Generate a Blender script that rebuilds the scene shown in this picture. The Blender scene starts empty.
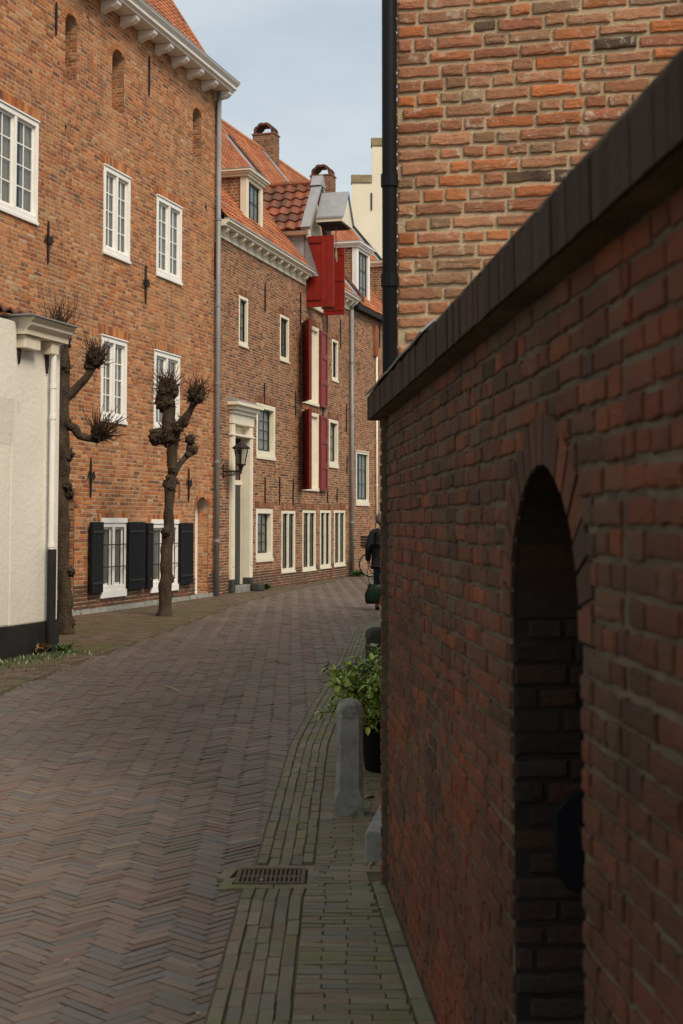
import bpy, math, random
from mathutils import Vector, Matrix, noise
R = math.radians
random.seed(7)
rnd = random.Random(11)
SC = bpy.context.scene
COL = SC.collection

# ------------------------------------------------------------------ camera
F, PX, PITCH = 1400.0, 341.5, R(3.5)
PY = 522 - F * math.tan(PITCH)
EYE = 1.6
cd = bpy.data.cameras.new('camera')
cam = bpy.data.objects.new('camera', cd); COL.objects.link(cam)
cam.location = (0, 0, EYE); cam.rotation_euler = (R(90) + PITCH, 0, 0)
cd.sensor_fit = 'HORIZONTAL'; cd.sensor_width = 24.0; cd.lens = F / 683 * 24
cd.shift_y = -(512 - PY) / 683
cd.clip_start = 0.05; cd.clip_end = 2000
cd.dof.use_dof = True; cd.dof.focus_distance = 15.0; cd.dof.aperture_fstop = 6.3
SC.camera = cam

# ------------------------------------------------------------------ sky + sun
SUN_EL, SUN_AZ = 45, 145      # azimuth measured clockwise from +Y
w = bpy.data.worlds.new('World'); SC.world = w; w.use_nodes = True
nt = w.node_tree; nt.nodes.clear()
out = nt.nodes.new('ShaderNodeOutputWorld'); bg = nt.nodes.new('ShaderNodeBackground')
sky = nt.nodes.new('ShaderNodeTexSky'); sky.sky_type = 'NISHITA'; sky.sun_disc = False
sky.sun_elevation = R(SUN_EL); sky.sun_rotation = R(SUN_AZ); sky.dust_density = 2.0
tc = nt.nodes.new('ShaderNodeTexCoord'); mp = nt.nodes.new('ShaderNodeMapping')
mp.inputs['Scale'].default_value = (1.0, 1.0, 3.2)
nz = nt.nodes.new('ShaderNodeTexNoise'); nz.inputs['Scale'].default_value = 2.6; nz.inputs['Detail'].default_value = 6
rp = nt.nodes.new('ShaderNodeValToRGB')
rp.color_ramp.elements[0].position = .36; rp.color_ramp.elements[0].color = (.80, .80, .80, 1)
rp.color_ramp.elements[1].position = .66; rp.color_ramp.elements[1].color = (.97, .97, .97, 1)
rc = nt.nodes.new('ShaderNodeValToRGB')
rc.color_ramp.elements[0].position = .3; rc.color_ramp.elements[0].color = (.52, .60, .66, 1)
rc.color_ramp.elements[1].position = .7; rc.color_ramp.elements[1].color = (.74, .77, .77, 1)
sc = nt.nodes.new('ShaderNodeVectorMath'); sc.operation = 'SCALE'; sc.inputs['Scale'].default_value = 9.0
mx = nt.nodes.new('ShaderNodeMix'); mx.data_type = 'RGBA'
L_ = nt.links.new
L_(tc.outputs['Generated'], mp.inputs[0]); L_(mp.outputs[0], nz.inputs['Vector'])
L_(nz.outputs['Fac'], rp.inputs[0]); L_(nz.outputs['Fac'], rc.inputs[0]); L_(rc.outputs[0], sc.inputs[0])
L_(rp.outputs[0], mx.inputs['Factor']); L_(sky.outputs[0], mx.inputs['A']); L_(sc.outputs[0], mx.inputs['B'])
L_(mx.outputs['Result'], bg.inputs[0]); bg.inputs[1].default_value = 0.11
L_(bg.outputs[0], out.inputs[0])
sd = bpy.data.lights.new('sun', 'SUN'); sd.energy = 2.9; sd.angle = R(24); sd.color = (1, .85, .68)
sun = bpy.data.objects.new('sun', sd); COL.objects.link(sun)
el, az = R(SUN_EL), R(SUN_AZ)
sdir = Vector((math.sin(az) * math.cos(el), math.cos(az) * math.cos(el), math.sin(el)))
sun.rotation_euler = sdir.to_track_quat('Z', 'Y').to_euler()
SC.view_settings.view_transform = 'Standard'; SC.view_settings.look = 'None'
SC.view_settings.exposure = 0.15; SC.view_settings.gamma = 1.0
SC.cycles.max_bounces = 6; SC.cycles.use_denoising = True

# ------------------------------------------------------------------ pixel measurements turned into places on real planes
def ray(px, py):
    a = (px - PX) / F; b = (PY - py) / F
    return Vector((a, math.cos(PITCH) - b * math.sin(PITCH), math.sin(PITCH) + b * math.cos(PITCH)))
def ground(px, py, z=0.0):
    r = ray(px, py); t = (z - EYE) / r.z
    return Vector((r.x * t, r.y * t, z))
class Frame:
    """local x runs along the facade, local y into the building, z up"""
    def __init__(s, o, d):
        s.o = Vector((o[0], o[1], 0)); s.d = Vector((d[0], d[1], 0)).normalized()
        s.n = Vector((-s.d.y, s.d.x, 0)); s.ang = math.atan2(s.d.y, s.d.x)
    def L(s, px, py, off=0.0):            # on plane y = off -> (x, z)
        r = ray(px, py); c = Vector((0, 0, EYE))
        t = ((s.o + s.n * off - c).dot(s.n)) / r.dot(s.n)
        p = c + r * t
        return (p - s.o).dot(s.d), p.z
    def P(s, px, py, x):                  # on plane x = const -> (y, z)
        r = ray(px, py); c = Vector((0, 0, EYE))
        t = ((s.o + s.d * x - c).dot(s.d)) / r.dot(s.d)
        p = c + r * t
        return (p - s.o).dot(s.n), p.z
    def W(s, x, y, z=0.0): return s.o + s.d * x + s.n * y + Vector((0, 0, z))
def vpdir(px): r = ray(px, 522); return Vector((r.x, r.y))

# ------------------------------------------------------------------ tagging
def tag(o, label=None, cat=None, group=None, kind=None):
    if label: o['label'] = label
    if cat: o['category'] = cat
    if group: o['group'] = group
    if kind: o['kind'] = kind
    return o
def empty(name, loc, rz=0):
    o = bpy.data.objects.new(name, None); COL.objects.link(o)
    o.location = loc; o.rotation_euler = (0, 0, rz); o.empty_display_size = .2
    return o
class MB:
    def __init__(s): s.v = []; s.f = []; s.uv = []; s.mi = []
    def add(s, vs, fs, uvs=None):
        b = len(s.v); s.v.extend(vs)
        for i, f in enumerate(fs):
            s.f.append([b + k for k in f])
            if uvs: s.uv.extend(uvs[i])
        return s
    def box(s, x0, x1, y0, y1, z0, z1, m=None):
        vs = [(x0,y0,z0),(x1,y0,z0),(x1,y1,z0),(x0,y1,z0),(x0,y0,z1),(x1,y0,z1),(x1,y1,z1),(x0,y1,z1)]
        if m is not None: vs = [tuple(m @ Vector(v)) for v in vs]
        return s.add(vs, [(0,3,2,1),(4,5,6,7),(0,1,5,4),(1,2,6,5),(2,3,7,6),(3,0,4,7)])
    def prism(s, poly, fn, a, b):
        """poly: 2d points; fn(p, q, t) -> xyz ; swept t from a to b"""
        n = len(poly)
        vs = [fn(p[0], p[1], a) for p in poly] + [fn(p[0], p[1], b) for p in poly]
        fs = [tuple(range(n))[::-1], tuple(range(n, 2 * n))]
        fs += [(i, (i + 1) % n, n + (i + 1) % n, n + i) for i in range(n)]
        return s.add(vs, fs)
    def tube(s, pts, rad, n=8, cap=True, wob=0, seed=0):
        pts = [Vector(p) for p in pts]; rr = rad if hasattr(rad, '__len__') else [rad] * len(pts)
        vs = []; fs = []; up = Vector((0, 0, 1)); prev = None
        for i, p in enumerate(pts):
            t = (pts[min(i + 1, len(pts) - 1)] - pts[max(i - 1, 0)])
            t = t.normalized() if t.length > 1e-9 else Vector((0, 0, 1))
            if prev is None:
                a = t.orthogonal().normalized()
            else:
                a = (prev - t * prev.dot(t)); a = a.normalized() if a.length > 1e-6 else t.orthogonal().normalized()
            prev = a; b = t.cross(a)
            for k in range(n):
                th = 2 * math.pi * k / n; r = rr[i]
                q = p + (a * math.cos(th) + b * math.sin(th)) * r
                if wob:
                    q += (q - p) * wob * noise.noise(q * (2.2 / max(.03, rr[0])) * .35 + Vector((seed, 0, 0))) * 1.6
                vs.append(tuple(q))
        for i in range(len(pts) - 1):
            for k in range(n):
                k2 = (k + 1) % n
                fs.append((i * n + k, i * n + k2, (i + 1) * n + k2, (i + 1) * n + k))
        if cap:
            fs.append(tuple(range(n))[::-1]); fs.append(tuple(range((len(pts) - 1) * n, len(pts) * n)))
        return s.add(vs, fs)
    def build(s, name, mat, parent=None, smooth=False, bevel=0, loc=None):
        me = bpy.data.meshes.new(name); me.from_pydata(s.v, [], s.f)
        if s.uv:
            ul = me.uv_layers.new(name='UVMap'); flat = [c for p in s.uv for c in p]
            ul.data.foreach_set('uv', flat)
        me.materials.append(mat); me.update()
        if smooth: me.polygons.foreach_set('use_smooth', [True] * len(me.polygons))
        o = bpy.data.objects.new(name, me); COL.objects.link(o)
        if parent: o.parent = parent
        if loc: o.location = loc
        if bevel:
            b = o.modifiers.new('bevel', 'BEVEL'); b.width = bevel; b.segments = 2; b.limit_method = 'ANGLE'
        return o

# ------------------------------------------------------------------ materials
def newmat(name):
    m = bpy.data.materials.new(name); m.use_nodes = True
    t = m.node_tree; b = t.nodes['Principled BSDF']; return m, t, b
def ramp(t, cols, const=False):
    r = t.nodes.new('ShaderNodeValToRGB'); e = r.color_ramp.elements
    while len(e) < len(cols): e.new(.5)
    for i, c in enumerate(cols):
        pos = c[3] if len(c) > 3 else i / max(1, len(cols) - (0 if const else 1))
        e[i].position = pos; e[i].color = (c[0], c[1], c[2], 1)
    if const: r.color_ramp.interpolation = 'CONSTANT'
    return r
def nnoise(t, scale, detail=5, rough=.6, vec=None, coord='Object', mscale=None):
    n = t.nodes.new('ShaderNodeTexNoise'); n.inputs['Scale'].default_value = scale
    n.inputs['Detail'].default_value = detail; n.inputs['Roughness'].default_value = rough
    if vec is None:
        c = t.nodes.new('ShaderNodeTexCoord'); vec = c.outputs[coord]
    if mscale:
        mm = t.nodes.new('ShaderNodeMapping'); mm.inputs['Scale'].default_value = mscale
        t.links.new(vec, mm.inputs[0]); vec = mm.outputs[0]
    t.links.new(vec, n.inputs['Vector']); return n
def mixc(t, fac, a, b, mode='MIX'):
    m = t.nodes.new('ShaderNodeMix'); m.data_type = 'RGBA'; m.blend_type = mode
    for s_, v in (('Factor', fac), ('A', a), ('B', b)):
        i = m.inputs[s_]
        if isinstance(v, bpy.types.NodeSocket): t.links.new(v, i)
        elif s_ == 'Factor': i.default_value = v
        else: i.default_value = (v[0], v[1], v[2], 1)
    return m.outputs['Result']
def maprange(t, v, a, b, c=0, d=1):
    m = t.nodes.new('ShaderNodeMapRange'); t.links.new(v, m.inputs[0])
    m.inputs[1].default_value = a; m.inputs[2].default_value = b; m.inputs[3].default_value = c; m.inputs[4].default_value = d
    return m.outputs[0]
def bump(t, b, h, strength=.4, dist=.01):
    n = t.nodes.new('ShaderNodeBump'); n.inputs['Strength'].default_value = strength; n.inputs['Distance'].default_value = dist
    t.links.new(h, n.inputs['Height']); t.links.new(n.outputs[0], b.inputs['Normal'])
def plain(name, c1, c2=None, scale=6, rough=.6, bs=.15, bd=.004, bscale=60, metal=0, spec=.3, dirt=None, mscale=None):
    m, t, b = newmat(name); c2 = c2 or tuple(x * .8 for x in c1)
    n = nnoise(t, scale, 6, .65, mscale=mscale); r = ramp(t, [(*c2, .32), (*c1, .68)]); t.links.new(n.outputs[0], r.inputs[0])
    col = r.outputs[0]
    if dirt:
        d = nnoise(t, dirt[1], 8, .7); col = mixc(t, maprange(t, d.outputs[0], dirt[2], dirt[2] + .14), col, dirt[0])
    t.links.new(col, b.inputs['Base Color']); b.inputs['Roughness'].default_value = rough
    b.inputs['Metallic'].default_value = metal; b.inputs['Specular IOR Level'].default_value = spec
    if bs: bump(t, b, nnoise(t, bscale, 4).outputs[0], bs, bd)
    return m
def brickmat(name, cols, stain=(.06, .045, .035), stain_amt=(.52, .72, .5), pale=None, bscale=90, bd=.004, speck=None, moss=None, rough=.85, tint=None):
    m, t, b = newmat(name)
    g = t.nodes.new('ShaderNodeNewGeometry'); r = ramp(t, cols, True)
    t.links.new(g.outputs['Random Per Island'], r.inputs[0]); col = r.outputs[0]
    hs = t.nodes.new('ShaderNodeHueSaturation')
    w1 = t.nodes.new('ShaderNodeTexWhiteNoise'); w1.noise_dimensions = '1D'
    t.links.new(g.outputs['Random Per Island'], w1.inputs['W'])
    t.links.new(maprange(t, w1.outputs[0], 0, 1, *( (.86, 1.12) if 'paver' in name else (.72, 1.25))), hs.inputs['Value']); t.links.new(col, hs.inputs['Color']); col = hs.outputs[0]
    n1 = nnoise(t, 28, 5, .7)
    col = mixc(t, maprange(t, n1.outputs[0], .4, .75, 0, .45), col, tuple(c * .6 for c in cols[0][:3]))
    if tint:
        n5 = nnoise(t, tint[1], 3); col = mixc(t, maprange(t, n5.outputs[0], tint[2], tint[3], 0, tint[4]), col, tint[0])
    if pale:
        n4 = nnoise(t, pale[1], 7, .75); col = mixc(t, maprange(t, n4.outputs[0], pale[2], pale[2] + .1, 0, pale[3]), col, pale[0])
    n2 = nnoise(t, .55, 6, .7); col = mixc(t, maprange(t, n2.outputs[0], stain_amt[0], stain_amt[1], 0, stain_amt[2]), col, stain)
    if name.startswith(('brick_orange', 'brick_brown', 'brick_hand')):
        n6 = nnoise(t, 2.2, 6, .7, mscale=(1, 1, .13)); col = mixc(t, maprange(t, n6.outputs[0], .50, .68, 0, .5), col, (.11, .06, .035))
        n7 = nnoise(t, 1.3, 7, .75, mscale=(1, 1, .5)); col = mixc(t, maprange(t, n7.outputs[0], .60, .70, 0, .4), col, (.50, .38, .26))
    if moss:
        n3 = nnoise(t, moss[1], 8, .75); col = mixc(t, maprange(t, n3.outputs[0], moss[2], moss[2] + .15, 0, moss[3]), col, moss[0])
    t.links.new(col, b.inputs['Base Color']); b.inputs['Roughness'].default_value = rough; b.inputs['Specular IOR Level'].default_value = .25
    bump(t, b, nnoise(t, bscale, 6, .7).outputs[0], .7, bd)
    return m
def tilemat(name, cols, dirt=(.10, .06, .035), d0=.44, damt=.6):
    m, t, b = newmat(name)
    uv = t.nodes.new('ShaderNodeUVMap'); fl = t.nodes.new('ShaderNodeVectorMath'); fl.operation = 'FLOOR'
    t.links.new(uv.outputs[0], fl.inputs[0]); wn = t.nodes.new('ShaderNodeTexWhiteNoise'); wn.noise_dimensions = '2D'
    t.links.new(fl.outputs[0], wn.inputs['Vector']); r = ramp(t, cols, True); t.links.new(wn.outputs['Value'], r.inputs[0])
    n = nnoise(t, 1.6, 8, .75); col = mixc(t, maprange(t, n.outputs[0], d0, d0 + .2, 0, damt), r.outputs[0], dirt)
    n2 = nnoise(t, 14, 6, .7); col = mixc(t, maprange(t, n2.outputs[0], .45, .75, 0, .5), col, tuple(c * .5 for c in cols[0][:3]))
    t.links.new(col, b.inputs['Base Color']); b.inputs['Roughness'].default_value = .8
    bump(t, b, nnoise(t, 60, 4).outputs[0], .4, .004)
    return m
def glassmat():
    m, t, b = newmat('window_glass'); t.nodes.remove(b)
    o = t.nodes['Material Output']; tr = t.nodes.new('ShaderNodeBsdfTransparent'); tr.inputs[0].default_value = (.82, .85, .83, 1)
    gl = t.nodes.new('ShaderNodeBsdfGlossy'); gl.inputs['Roughness'].default_value = .03; gl.inputs[0].default_value = (.9, .95, 1, 1)
    fr = t.nodes.new('ShaderNodeFresnel'); fr.inputs[0].default_value = 1.5
    bp = t.nodes.new('ShaderNodeBump'); bp.inputs['Strength'].default_value = .12; bp.inputs['Distance'].default_value = .02
    t.links.new(nnoise(t, 3, 2).outputs[0], bp.inputs['Height']); t.links.new(bp.outputs[0], gl.inputs['Normal'])
    mxs = t.nodes.new('ShaderNodeMixShader'); t.links.new(maprange(t, fr.outputs[0], 0, 1, .02, .75), mxs.inputs[0])
    t.links.new(tr.outputs[0], mxs.inputs[1]); t.links.new(gl.outputs[0], mxs.inputs[2]); t.links.new(mxs.outputs[0], o.inputs[0])
    return m

M = {}
M['brick1'] = brickmat('brick_orange', [(.46,.155,.048,0),(.51,.19,.062,.16),(.37,.115,.042,.34),(.42,.20,.085,.48),(.30,.095,.042,.58),(.50,.24,.10,.68),(.24,.09,.046,.83),(.15,.075,.045,.935),(.46,.31,.18,.97)],
                       pale=((.46,.37,.26), 7, .60, .65), stain_amt=(.5,.7,.4), stain=(.16,.07,.035), tint=((.50,.26,.12), .7, .45, .62, .35))
M['brick2'] = brickmat('brick_brown_orange', [(.34,.145,.066,0),(.30,.115,.052,.18),(.39,.185,.09,.36),(.25,.09,.045,.52),(.31,.19,.11,.64),(.18,.08,.05,.76),(.11,.06,.042,.86),(.06,.04,.034,.94)],
                       pale=((.36,.28,.20), 8, .64, .5), stain_amt=(.48,.72,.5), stain=(.12,.06,.04))
M['mortar1'] = plain('mortar_pale', (.54,.40,.26), (.30,.205,.125), scale=5, rough=.95, bs=.5, dirt=((.12,.09,.06), 2.0, .55))
M['brick_gable'] = brickmat('brick_hand_formed', [(.40,.165,.085,0),(.45,.15,.055,.20),(.37,.175,.095,.34),(.43,.205,.11,.52),(.30,.17,.095,.66),(.35,.13,.07,.76),(.27,.165,.095,.86),(.47,.15,.045,.91),(.38,.28,.17,.95),(.05,.035,.028,.98)],
                       pale=((.58,.50,.40), 12, .555, .7), tint=((.26,.16,.085), 4, .44, .64, .35), stain_amt=(.5,.7,.2), bscale=55, bd=.012)
M['mortar_gable'] = plain('mortar_sand', (.56,.43,.27), (.42,.31,.19), scale=12, rough=.95, bs=.9, bd=.01, bscale=110)
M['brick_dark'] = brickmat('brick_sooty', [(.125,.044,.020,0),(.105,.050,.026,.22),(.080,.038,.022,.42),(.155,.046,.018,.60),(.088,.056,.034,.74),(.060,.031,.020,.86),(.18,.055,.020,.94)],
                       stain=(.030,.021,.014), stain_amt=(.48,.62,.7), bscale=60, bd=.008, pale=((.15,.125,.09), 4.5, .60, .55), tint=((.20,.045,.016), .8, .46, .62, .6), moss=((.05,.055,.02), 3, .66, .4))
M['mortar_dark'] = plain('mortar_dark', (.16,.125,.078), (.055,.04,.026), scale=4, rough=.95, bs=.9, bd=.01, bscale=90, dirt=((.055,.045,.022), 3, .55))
M['brick_shaded'] = brickmat('brick_arch_shade', [(.040,.017,.010,0),(.030,.018,.012,.3),(.05,.018,.010,.6),(.024,.015,.011,.8)], bscale=40, bd=.012)  # darker copy of the garden wall brick: passage shade painted into the colour
M['mortar_shaded'] = plain('mortar_arch_shade', (.03,.024,.016), (.015,.012,.009), rough=.95, bs=.6)  # mortar of the arch reveal, its colour darkened likewise for the shade
M['brick_plinth'] = brickmat('brick_damp', [(.16,.06,.032,0),(.12,.06,.038,.3),(.20,.065,.03,.55),(.09,.055,.038,.75),(.15,.10,.06,.9)], stain=(.07,.055,.035), stain_amt=(.42,.6,.6))
M['brick_cheek'] = brickmat('brick_brown', [(.21,.10,.055,0),(.27,.12,.06,.4),(.14,.07,.042,.7)])
M['brick_coping'] = brickmat('brick_coping', [(.042,.023,.014,0),(.032,.019,.012,.35),(.050,.026,.015,.7)], stain=(.018,.013,.009), bscale=40, bd=.012, moss=((.045,.05,.025), 4, .6, .5))
M['white'] = plain('white_paint', (.86,.85,.80), (.78,.76,.70), scale=3, rough=.5, bs=.05, dirt=((.42,.37,.29), 5, .66))
M['cream'] = plain('cream_paint', (.78,.72,.57), (.68,.62,.48), scale=3, rough=.5, bs=.05, dirt=((.36,.31,.22), 5, .66))
M['plaster'] = plain('white_plaster', (.80,.78,.70), (.72,.69,.60), scale=1.1, rough=.9, bs=.7, bd=.012, bscale=14, dirt=((.46,.41,.32), 1.4, .60))
M['black'] = plain('black_paint', (.007,.008,.009), (.011,.011,.012), rough=.6, bs=.05, spec=.12)
M['plinth'] = plain('black_plinth', (.014,.013,.012), (.024,.022,.02), scale=4, rough=.8, bs=.4, dirt=((.09,.08,.06), 5, .66))
M['iron'] = plain('wrought_iron', (.012,.011,.011), (.03,.02,.016), rough=.6, bs=.3)
M['zinc'] = plain('zinc', (.27,.28,.275), (.20,.21,.205), scale=2.5, rough=.5, bs=.1, metal=.1)
M['lead'] = plain('lead_sheet', (.36,.37,.38), (.27,.28,.29), scale=3, rough=.5, bs=.2, metal=.15)
M['red'] = plain('red_paint', (.27,.020,.011), (.20,.015,.009), scale=5, rough=.45, bs=.05, dirt=((.13,.02,.015), 6, .62))
M['redbrown'] = plain('dull_red_paint', (.21,.018,.011), (.14,.013,.009), scale=5, rough=.5, bs=.05)
M['tile'] = tilemat('roof_tile_orange', [(.42,.125,.038,0),(.48,.155,.052,.25),(.35,.095,.034,.5),(.50,.20,.08,.7),(.28,.08,.034,.88)])
M['pantile'] = tilemat('pantile_weathered', [(.18,.05,.026,0),(.26,.068,.032,.3),(.12,.042,.03,.55),(.32,.09,.04,.8)], dirt=(.085,.065,.04), d0=.40)
M['darktile'] = plain('sooty_tile', (.16,.06,.035), (.04,.03,.025), scale=5, rough=.85, bs=.4)
M['stone'] = plain('hardstone', (.27,.27,.245), (.16,.16,.14), scale=7, rough=.85, bs=.5, bd=.006, bscale=50, dirt=((.09,.085,.055), 6, .52))
M['stonecap'] = plain('sandstone_cap', (.32,.26,.15), (.20,.16,.09), scale=6, rough=.9, bs=.4)
M['darkstone'] = plain('dark_stone', (.055,.055,.045), (.03,.032,.026), scale=7, rough=.9, bs=.5, bd=.006, dirt=((.05,.06,.02), 5, .55))
M['glass'] = glassmat()
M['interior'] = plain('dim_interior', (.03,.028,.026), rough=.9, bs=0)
M['curtain'] = plain('net_curtain', (.62,.60,.54), (.45,.43,.38), scale=4, rough=.9, bs=.2, mscale=(9, 9, .4))
M['door_green'] = plain('dark_green_paint', (.025,.035,.03), rough=.4, bs=.05)
M['paver'] = brickmat('clinker_paver', [(.150,.108,.086,0),(.132,.104,.090,.2),(.165,.122,.096,.38),(.122,.106,.096,.54),(.160,.104,.080,.68),(.116,.110,.106,.82),(.185,.158,.110,.95),(.12,.075,.058,.975)],
                      stain=(.078,.068,.052), stain_amt=(.44,.68,.6), bscale=120, bd=.003, rough=.5, moss=((.10,.098,.048), 1.4, .55, .55), pale=((.20,.175,.14), 3.5, .60, .35))
M['paver_mossy'] = brickmat('mossy_paver', [(.18,.145,.10,0),(.165,.145,.108,.25),(.20,.17,.118,.5),(.15,.14,.115,.72),(.19,.13,.09,.9)],
                      stain=(.085,.08,.035), stain_amt=(.46,.66,.5), bscale=90, bd=.004, rough=.7, moss=((.125,.135,.036), 3.0, .49, .7))
M['bark'] = plain('bark', (.11,.078,.05), (.035,.025,.018), scale=14, rough=.95, bs=1, bd=.05, bscale=40, dirt=((.085,.085,.045), 5, .56), mscale=(1, 1, .35))
M['twig'] = plain('twig', (.10,.058,.036), (.06,.036,.024), scale=20, rough=.9, bs=.3)

def groundmat():
    m, t, b = newmat('sand_and_moss')
    n = nnoise(t, 3, 8, .75); r = ramp(t, [(.055,.042,.028,.35),(.075,.062,.034,.5),(.075,.082,.026,.66)]); t.links.new(n.outputs[0], r.inputs[0])
    t.links.new(r.outputs[0], b.inputs['Base Color']); b.inputs['Roughness'].default_value = .95
    bump(t, b, nnoise(t, 70, 4).outputs[0], .8, .01); return m
M['ground'] = groundmat()

# ------------------------------------------------------------------ brickwork
def bricks(bm, mm, u0, u1, v0, v1, mapf, ops=(), skip=0.0, L=.21, H=.064, J=.017, prot=.005, jit=.003, seed=1, rough=False, top=None, phase=0):
    """courses of single bricks (each its own island) on a mortar sheet; mapf(u, depth_out, v) -> xyz"""
    rg = random.Random(seed)
    n = max(1, int(round((v1 - v0) / H))); h = (v1 - v0) / n
    for c in range(n):
        va, vb = v0 + c * h, v0 + (c + 1) * h; vm = (va + vb) / 2
        lo, hi = u0, u1
        if top:
            r_ = top(vm)
            if r_ is None: continue
            lo, hi = max(lo, r_[0]), min(hi, r_[1])
        cuts = []
        for o in ops:
            a, b_, za, zb, rise = o
            if za + .012 < vm < zb:
                if rise and vm > zb - rise:
                    k = math.sqrt(max(0, 1 - ((vm - (zb - rise)) / rise) ** 2)); cx = (a + b_) / 2; hw = (b_ - a) / 2 * k
                    cuts.append((cx - hw, cx + hw))
                else: cuts.append((a, b_))
        cuts.sort(); segs = []; cur = lo
        for a, b_ in cuts:
            if a > cur: segs.append((cur, min(a, hi)))
            cur = max(cur, b_)
        if cur < hi: segs.append((cur, hi))
        odd = (c + phase) % 2
        for a, b_ in segs:
            if b_ - a < .004: continue
            mm.add([mapf(a, 0, va), mapf(b_, 0, va), mapf(b_, 0, vb), mapf(a, 0, vb)], [(0, 1, 2, 3)])
        x = lo - (L * .25 if odd else 0) - rg.random() * .03; k = 0
        wav = .0
        while x < hi and va >= skip - .02:
            if rough: ln = L if rg.random() < .62 else L * .5
            else: ln = L if (odd or rg.random() < .15) else L * .52
            ln *= 1 + rg.uniform(-.07, .07)
            for a, b_ in segs:
                p, q = max(x, a + J * .3), min(x + ln - J, b_ - J * .3)
                if q - p < .022: continue
                dz0 = J * .5 + rg.uniform(-1, 1) * jit; dz1 = J * .5 + rg.uniform(-1, 1) * jit
                pr = prot + rg.uniform(-1, 1) * prot * .35
                z0, z1 = va + dz0, vb - dz1; t1 = rg.uniform(-1, 1) * jit; t2 = rg.uniform(-1, 1) * jit
                if rough:
                    ns = max(2, int((q - p) / .028)); ring = []
                    for i in range(ns + 1): ring.append((p + (q - p) * i / ns, z0 + rg.uniform(-1, 1) * jit * .9))
                    ring.append((q + rg.uniform(-1, 1) * jit, (z0 + z1) / 2))
                    for i in range(ns, -1, -1): ring.append((p + (q - p) * i / ns, z1 + t1 + rg.uniform(-1, 1) * jit * .9))
                    ring.append((p + rg.uniform(-1, 1) * jit, (z0 + z1) / 2))
                    m_ = len(ring); cx, cz = (p + q) / 2, (z0 + z1) / 2; rings = []
                    for ins, dep in ((0, -.002), (.0005, pr * .55), (.004, pr * .9), (.012, pr)):
                        sx = 1 - ins / ((q - p) / 2); sz = 1 - ins / ((z1 - z0) / 2)
                        rings += [mapf(cx + (r[0] - cx) * sx, dep + (rg.uniform(-1, 1) * pr * .12 if ins else 0), cz + (r[1] - cz) * sz) for r in ring]
                    fs = []
                    for j in range(3):
                        for i in range(m_):
                            i2 = (i + 1) % m_; fs.append((j * m_ + i, j * m_ + i2, (j + 1) * m_ + i2, (j + 1) * m_ + i))
                    fs.append(tuple(range(3 * m_, 4 * m_)))
                    bm.add(rings, fs)
                else:
                    vs = [mapf(p, -.001, z0), mapf(q, -.001, z0), mapf(q, -.001, z1), mapf(p, -.001, z1),
                          mapf(p + .002, pr, z0 + .002 + t1), mapf(q - .002, pr, z0 + .002 + t2), mapf(q - .002, pr, z1 - .002 + t2), mapf(p + .002, pr, z1 - .002 + t1)]
                    bm.add(vs, [(4, 5, 6, 7), (0, 1, 5, 4), (1, 2, 6, 5), (2, 3, 7, 6), (3, 0, 4, 7)])
            x += ln
def facemap(y=0.0): return lambda u, d, v: (u, y - d, v)
def PLINTH(pb, wall):
    bw = wall.children[-1]; me = bw.data; nb = len(me.polygons)
    vs = [tuple(v.co) for v in me.vertices]; n0 = len(vs); fs = [tuple(p.vertices) for p in me.polygons] + [tuple(n0 + k for k in f) for f in pb.f]
    m2 = bpy.data.meshes.new('brickwork'); m2.from_pydata(vs + list(pb.v), [], fs); m2.materials.append(me.materials[0]); m2.materials.append(M['brick_plinth'])
    m2.polygons.foreach_set('material_index', [0] * nb + [1] * (len(fs) - nb)); bw.data = m2
def niche(bm, mm, o, depth, seed, back=True, H=.06):
    """brick jambs, soffit and back of a recess o = (a, b, za, zb, rise)"""
    a, b_, za, zb, rise = o; zs = zb - rise
    bricks(bm, mm, 0.012, depth, za, zs, lambda u, d, v: (b_ - d, u, v), H=H, seed=seed)
    bricks(bm, mm, 0.012, depth, za, zs, lambda u, d, v: (a + d, u, v), H=H, seed=seed + 1)
    mm.add([(a, 0, za), (b_, 0, za), (b_, depth, za + .02), (a, depth, za + .02)], [(0, 1, 2, 3)])
    N = 10; cx = (a + b_) / 2; hw = (b_ - a) / 2
    pts = [(cx - hw * math.cos(math.pi * i / N), zs + rise * math.sin(math.pi * i / N)) for i in range(N + 1)]
    for i in range(N):
        (x0, z0), (x1, z1) = pts[i], pts[i + 1]
        mm.add([(x0, 0, z0), (x1, 0, z1), (x1, depth, z1), (x0, depth, z0)], [(0, 1, 2, 3)])
    if back:
        bricks(bm, mm, a - .05, b_ + .05, za, zb + .05, facemap(depth), H=H, seed=seed + 2)
def arch_ring(bm, o, seed, wd=.11, n=None, y=0, pr=.010):
    a, b_, za, zb, rise = o; rg = random.Random(seed); cx = (a + b_) / 2; hw = (b_ - a) / 2; zs = zb - rise
    n = n or max(6, int(math.pi * max(hw, rise) / .062))
    for i in range(n):
        t0 = math.pi * (i + .08) / n; t1 = math.pi * (i + .92) / n; ww = wd * rg.uniform(.9, 1.08); p = []
        for t, r_ in ((t0, 0), (t1, 0), (t1, ww), (t0, ww)):
            p.append((cx - (hw + r_) * math.cos(t), zs + (rise + r_) * math.sin(t)))
        q = pr + rg.uniform(0, .004)
        bm.add([(x, y + .004, z) for x, z in p] + [(x, y - q, z) for x, z in p], [(4, 5, 6, 7), (0, 1, 5, 4), (1, 2, 6, 5), (2, 3, 7, 6), (3, 0, 4, 7)])

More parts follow.
